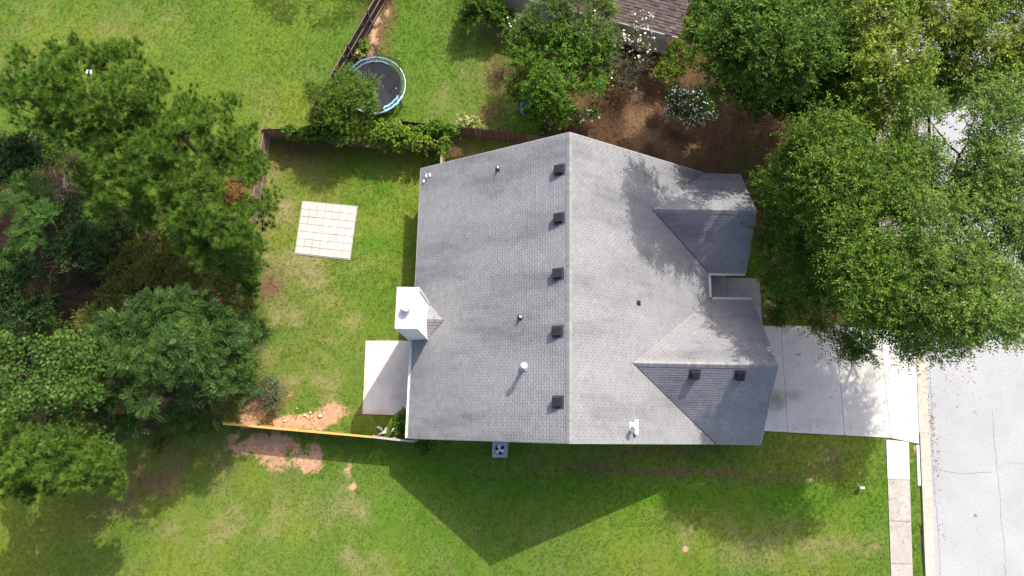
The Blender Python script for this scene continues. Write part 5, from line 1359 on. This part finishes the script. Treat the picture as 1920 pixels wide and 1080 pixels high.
tree('shrub', 'dry greyish shrub with tangled stems between green tree and white bush', 'shrub', [(1160, 120, 1.8, .9), (1195, 130, 1.6, .9), (1175, 155, 1.3, .8), (1150, 150, 1.4, .6), (1210, 110, 1.5, .6)], 'sparse', L_GREY, M_TWIG, .05, k=3.0, blossoms=(5, .16, M_PETAL))
tree('shrub', 'yellow green leafy bush below the brown roof corner', 'shrub', [(1250, 120, 1.4, .7), (1270, 100, 1.6, .8), (1240, 140, 1.1, .6), (1290, 70, 1.5, .7), (1270, 140, 1.0, .6), (1300, 110, 1.4, .7), (1295, 45, 1.4, .6)], 'shrub', L_VINE, trunk_r=.05)
tree('blossom_shrub', 'round bush covered in small white flowers on brown mulch', 'shrub', [(1270, 185, 1.5, .8), (1310, 190, 1.6, .9), (1295, 220, 1.2, .75), (1330, 210, 1.1, .6), (1260, 210, 1.1, .5)], 'shrub', L_DRK, trunk_r=.06, blossoms=(480, .062, M_PETAL), k=1.2)
tree('blossom_shrub', 'low flowering plant with white blooms just above the ridge end', 'shrub', [(1040, 222, .8, .55), (1065, 215, .8, .5), (1020, 240, .7, .45), (1085, 225, .7, .4), (1110, 215, .9, .5)], 'shrub', L_DRK, trunk_r=.04, blossoms=(60, .075, M_PETAL))
mb = MB(); p = W(1320, 12)
cl = thing('arching_plant', 'dark clump of long arching leaves at top edge right of roof', 'plant', (p[0], p[1], 0))
n = 240; a = RNG.uniform(0, 2 * np.pi, n); D = unit(np.stack([np.cos(a), np.sin(a), RNG.uniform(.3, 1.2, n)], -1)); P = D * .1
Q1 = diamonds(P, D, unit(np.array([0, 0, 1.]) + RNG.normal(0, .3, (n, 3))), RNG.uniform(.9, 1.5, n), np.full(n, .07), .04)
quad_obj('leaves', Q1, np.clip(RNG.normal(.4, .2, n), 0, 1), L_DRK, cl)
tree('leafy_tree', 'soft olive tree hiding the left part of the trampoline', 'tree', [(610, 185, 3.6, 1.1), (645, 170, 3.9, 1.1), (635, 210, 3.3, 1.1), (675, 175, 3.6, .9), (685, 195, 3.2, .7), (655, 150, 3.6, .7), (605, 220, 2.8, .9), (590, 175, 3.2, .8), (650, 235, 2.4, .9), (690, 165, 3.4, .7), (660, 195, 3.6, 1.0), (665, 140, 3.4, .6), (695, 205, 2.8, .6)], 'fine', L_ELM, trunk_r=.1, base_px=(648, 235), k=1.1)
tree('vine', 'bright yellow green vine sprawling over the north fence', 'vine', [(700, 250, 1.9, .7), (730, 245, 2.0, .8), (755, 255, 1.9, .7), (670, 245, 1.9, .7), (640, 252, 1.8, .6), (720, 265, 1.6, .5), (785, 265, 1.8, .45), (750, 272, 1.5, .45), (800, 268, 1.8, .35)], 'vine', L_VINE, trunk_r=.04)
tree('vine', 'dark vine at the left end of the north fence', 'vine', [(545, 245, 1.8, .4), (575, 248, 1.8, .5), (605, 252, 1.8, .55), (600, 240, 2.2, .5), (630, 240, 2.4, .6)], 'vine', L_DRK, trunk_r=.04)
tree('vine', 'green vine on the dark fence left of the pale plant', 'vine', [(805, 240, 1.7, .45), (825, 236, 1.8, .4), (845, 238, 1.7, .4), (775, 245, 1.6, .5)], 'vine', L_BRT, trunk_r=.03)
tree('vine', 'small bright vine hanging on the tan fence end', 'vine', [(830, 268, 1.9, .3), (826, 282, 1.7, .28), (834, 276, 1.5, .25)], 'vine', L_VINE, trunk_r=.03)
tree('shrub', 'pale yellow flowering plant behind the dark picket fence', 'plant', [(868, 228, .9, .35), (885, 232, .9, .4), (897, 233, .8, .3), (862, 235, .8, .3)], 'vine', L_PALE, trunk_r=.03)
tree('shrub', 'small yellow sapling between dark fence and trampoline', 'plant', [(680, 84, .6, .25), (684, 92, .5, .25)], 'vine', L_VINE, trunk_r=.02)
tree('shrub', 'yellowish weed at the foot of the fence beside the trampoline ring', 'plant', [(675, 100, .4, .25)], 'vine', L_PALE, trunk_r=.02)
tree('shrub', 'dark green bush against the house beside the patio corner', 'shrub', [(752, 795, .9, .5), (745, 812, .8, .4), (755, 780, .7, .35), (760, 815, .7, .35)], 'shrub', L_DRK, trunk_r=.04)
tree('shrub', 'small fresh weed at the end of the grey fence', 'plant', [(790, 836, .3, .32), (797, 842, .25, .3)], 'vine', L_BRT, trunk_r=.02)
# a neighbour's tree above the frame that shades the top of the field
tree('leafy_tree', 'tree beyond the top edge that shades the upper lawn', 'tree', None, 'broad', L_DRK, trunk_r=.25, k=.6,
     world_lobes=[((-9.5, 38.5, 8.5), 2.4), ((-13, 39.0, 8.5), 2.4), ((-7, 39.5, 8), 2.2), ((-15, 38.5, 7), 1.8)])

# ------------------------------------------------------------------ small things
# bird in the pine
p = W(168, 134, 11.9)
bd = thing('bird', 'small black and white bird on top of the pine at left', 'bird', tuple(p))
mb = MB(); mb.lathe((0, 0, 0), [(.02, -.16), (.075, -.06), (.08, .05), (.05, .13), (.015, .17)], 10, Matrix.Rotation(math.pi / 2, 3, 'X')); mb.build('body', M_BLACK, bd, True)
for sg in (1, -1):
    mb = MB(); mb.add([(sg * .05, .08, .05), (sg * .13, .05, .06), (sg * .16, -.16, .04), (sg * .06, -.12, .06), (sg * .05, .08, .03), (sg * .13, .05, .04), (sg * .16, -.16, .02), (sg * .06, -.12, .04)], [(0, 1, 2, 3), (7, 6, 5, 4), (0, 4, 5, 1), (1, 5, 6, 2), (2, 6, 7, 3), (3, 7, 4, 0)]); mb.build('wing', M_PETAL, bd)
mb = MB(); mb.lathe((0, .19, .03), [(.02, -.05), (.05, 0), (.02, .05)], 8); mb.build('head', M_BLACK, bd, True)
mb = MB(); mb.add([(-.03, -.12, .02), (.03, -.12, .02), (.05, -.32, .0), (-.05, -.32, .0), (-.03, -.12, .0), (.03, -.12, .0), (.05, -.32, -.01), (-.05, -.32, -.01)], [(0, 1, 2, 3), (7, 6, 5, 4), (0, 4, 5, 1), (1, 5, 6, 2), (2, 6, 7, 3), (3, 7, 4, 0)]); mb.build('tail', M_BLACK, bd)
# white box in the front lawn
p = W(1617, 914.5, .4)
wb = thing('utility_box', 'small white box on a short post in the front lawn', 'utility box', (p[0], p[1], 0))
mb = MB(); w_, d_ = .17, .075
mb.add([(-w_, -d_, .30), (w_, -d_, .30), (w_, d_, .30), (-w_, d_, .30), (-w_, -d_, .46), (.06, -d_, .46), (.06, d_, .46), (-w_, d_, .46), (w_, -d_, .36), (w_, d_, .36)],
       [(3, 2, 1, 0), (4, 5, 6, 7), (5, 8, 9, 6), (0, 1, 8, 5, 4), (2, 3, 7, 6, 9), (1, 2, 9, 8), (3, 0, 4, 7)]); mb.build('box_body', simple('pale_grey_enamel', (0.50, 0.53, 0.57), (0.44, 0.47, 0.50), 4, 0.4, 0.4), wb)
mb = MB(); mb.box((-.02, 0, .15), (.07, .07, .32)); mb.build('post', M_LEAD, wb)
# broken pale board by the grey fence, white scrap
p = W(717, 808)
bo = thing('broken_board', 'splintered pale piece of wood lying beside the grey fence', 'broken board', (p[0], p[1], 0.05))
for k, (a, l, x_, y_) in enumerate(((2.5, .5, -.1, .1), (2.2, .45, .05, .0), (.3, .5, .05, -.12), (1.2, .4, .2, .02), (2.8, .35, -.15, .2))):
    mb = MB(); mb.box((x_, y_, .06 + .03 * k), (l, .11, .03), Matrix.Rotation(a, 3, 'Z') @ Matrix.Rotation(.15 * (k - 2), 3, 'Y')); mb.build('splinter', M_WGREY if k % 2 else simple('pale_wood', (0.62, 0.57, 0.48), (0.5, 0.45, 0.38), 4), bo)
p = W(740, 806, .75)
mb = MB(); mb.box((0, 0, 0), (.13, .24, .03), Matrix.Rotation(-.5, 3, 'Z')); mb.box((.02, .02, .03), (.08, .16, .03), Matrix.Rotation(-.5, 3, 'Z'))
o_ = mb.build('plastic_scrap', M_WHITE, None, label='small white scrap lying on the bush beside the house corner', cat='scrap'); o_.location = (p[0], p[1], 1.2)
# stones on the clay
def stone(px, py, r, label, grp='pale stones on the bare clay', mat=None):
    p = W(px, py); me_ = MB(); R_ = random.Random(int(px * 7 + py)); vs = []
    n, m_ = 7, 4
    for j in range(m_ + 1):
        th = math.pi * j / m_
        for k in range(n):
            q = 2 * math.pi * k / n; rr = r * R_.uniform(.75, 1.2)
            vs.append((rr * math.sin(th) * math.cos(q) * 1.2, rr * math.sin(th) * math.sin(q), rr * .6 * math.cos(th)))
    me_.add(vs, [(j * n + k, (j + 1) * n + k, (j + 1) * n + (k + 1) % n, j * n + (k + 1) % n) for j in range(m_) for k in range(n)])
    o_ = me_.build('stone', mat or M_STONE, None, True, label=label, cat='stone', group=grp); o_.location = (p[0], p[1], r * .35)
M_STONE = simple('pale_sandstone', (0.62, 0.50, 0.34), (0.52, 0.40, 0.28), 5, 0.9)
stone(600, 780, .13, 'largest pale stone on the clay above the yellow fence')
for q in ((582, 774, .08), (572, 779, .08), (576, 782, .06), (590, 787, .06), (533, 790, .06), (557, 766, .05)):
    stone(*q, 'small pale stone on the bare clay above the yellow fence')
stone(1434, 592, .07, 'small white stone in the bed beside the porch walk', 'white stone', M_WALKN)
def litter(name, spots, seed):
    rr = np.random.default_rng(seed); P = []
    for px, py, sx, sy, n, z in spots:
        c = np.array(W(px, py, z)); q = np.tile(c, (n, 1)); q[:, 0] += rr.normal(0, sx, n); q[:, 1] += rr.normal(0, sy, n); q[:, 2] = z + .012; P.append(q)
    P = np.concatenate(P); n = len(P); a = rr.uniform(0, 6.28, n)
    D = np.stack([np.cos(a), np.sin(a), rr.normal(0, .1, n)], -1); Nn = unit(np.array([0, 0, 1.]) + rr.normal(0, .2, (n, 3)))
    quad_obj(name, diamonds(P, D, Nn, rr.uniform(.05, .12, n), rr.uniform(.03, .06, n), .1), np.clip(rr.normal(.45, .3, n), 0, 1), leaf_mat('fallen_leaf', (0.06, 0.045, 0.02), (0.16, 0.11, 0.05), (0.30, 0.24, 0.09)), None, kind='stuff')
litter('fallen_leaves', [(1560, 690, 2.2, 1.2, 90, .02), (1640, 640, 2.0, .5, 90, .02), (1700, 720, .5, 1.6, 60, .02), (1500, 800, 1.6, .1, 40, .02), (1400, 560, .6, .8, 25, .03), (1780, 720, 2.0, 1.6, 90, -.078), (1748, 800, .12, 3.5, 160, -.075), (1720, 650, 1.2, .6, 50, .02), (1685, 950, .4, 2.5, 40, .02), (730, 720, .9, 1.4, 16, .05), (1000, 900, 8, 1.5, 40, .03), (600, 640, 2, 4, 30, .03)], 5)
# driveway stains
film('oil_stain', *W(1497, 664.5)[:2], .20, .07, .0245, simple('dark_spot', (0.22, 0.22, 0.22), (0.3, 0.3, 0.3), 4), 6, drive)
print('crown tris', TRI[0])
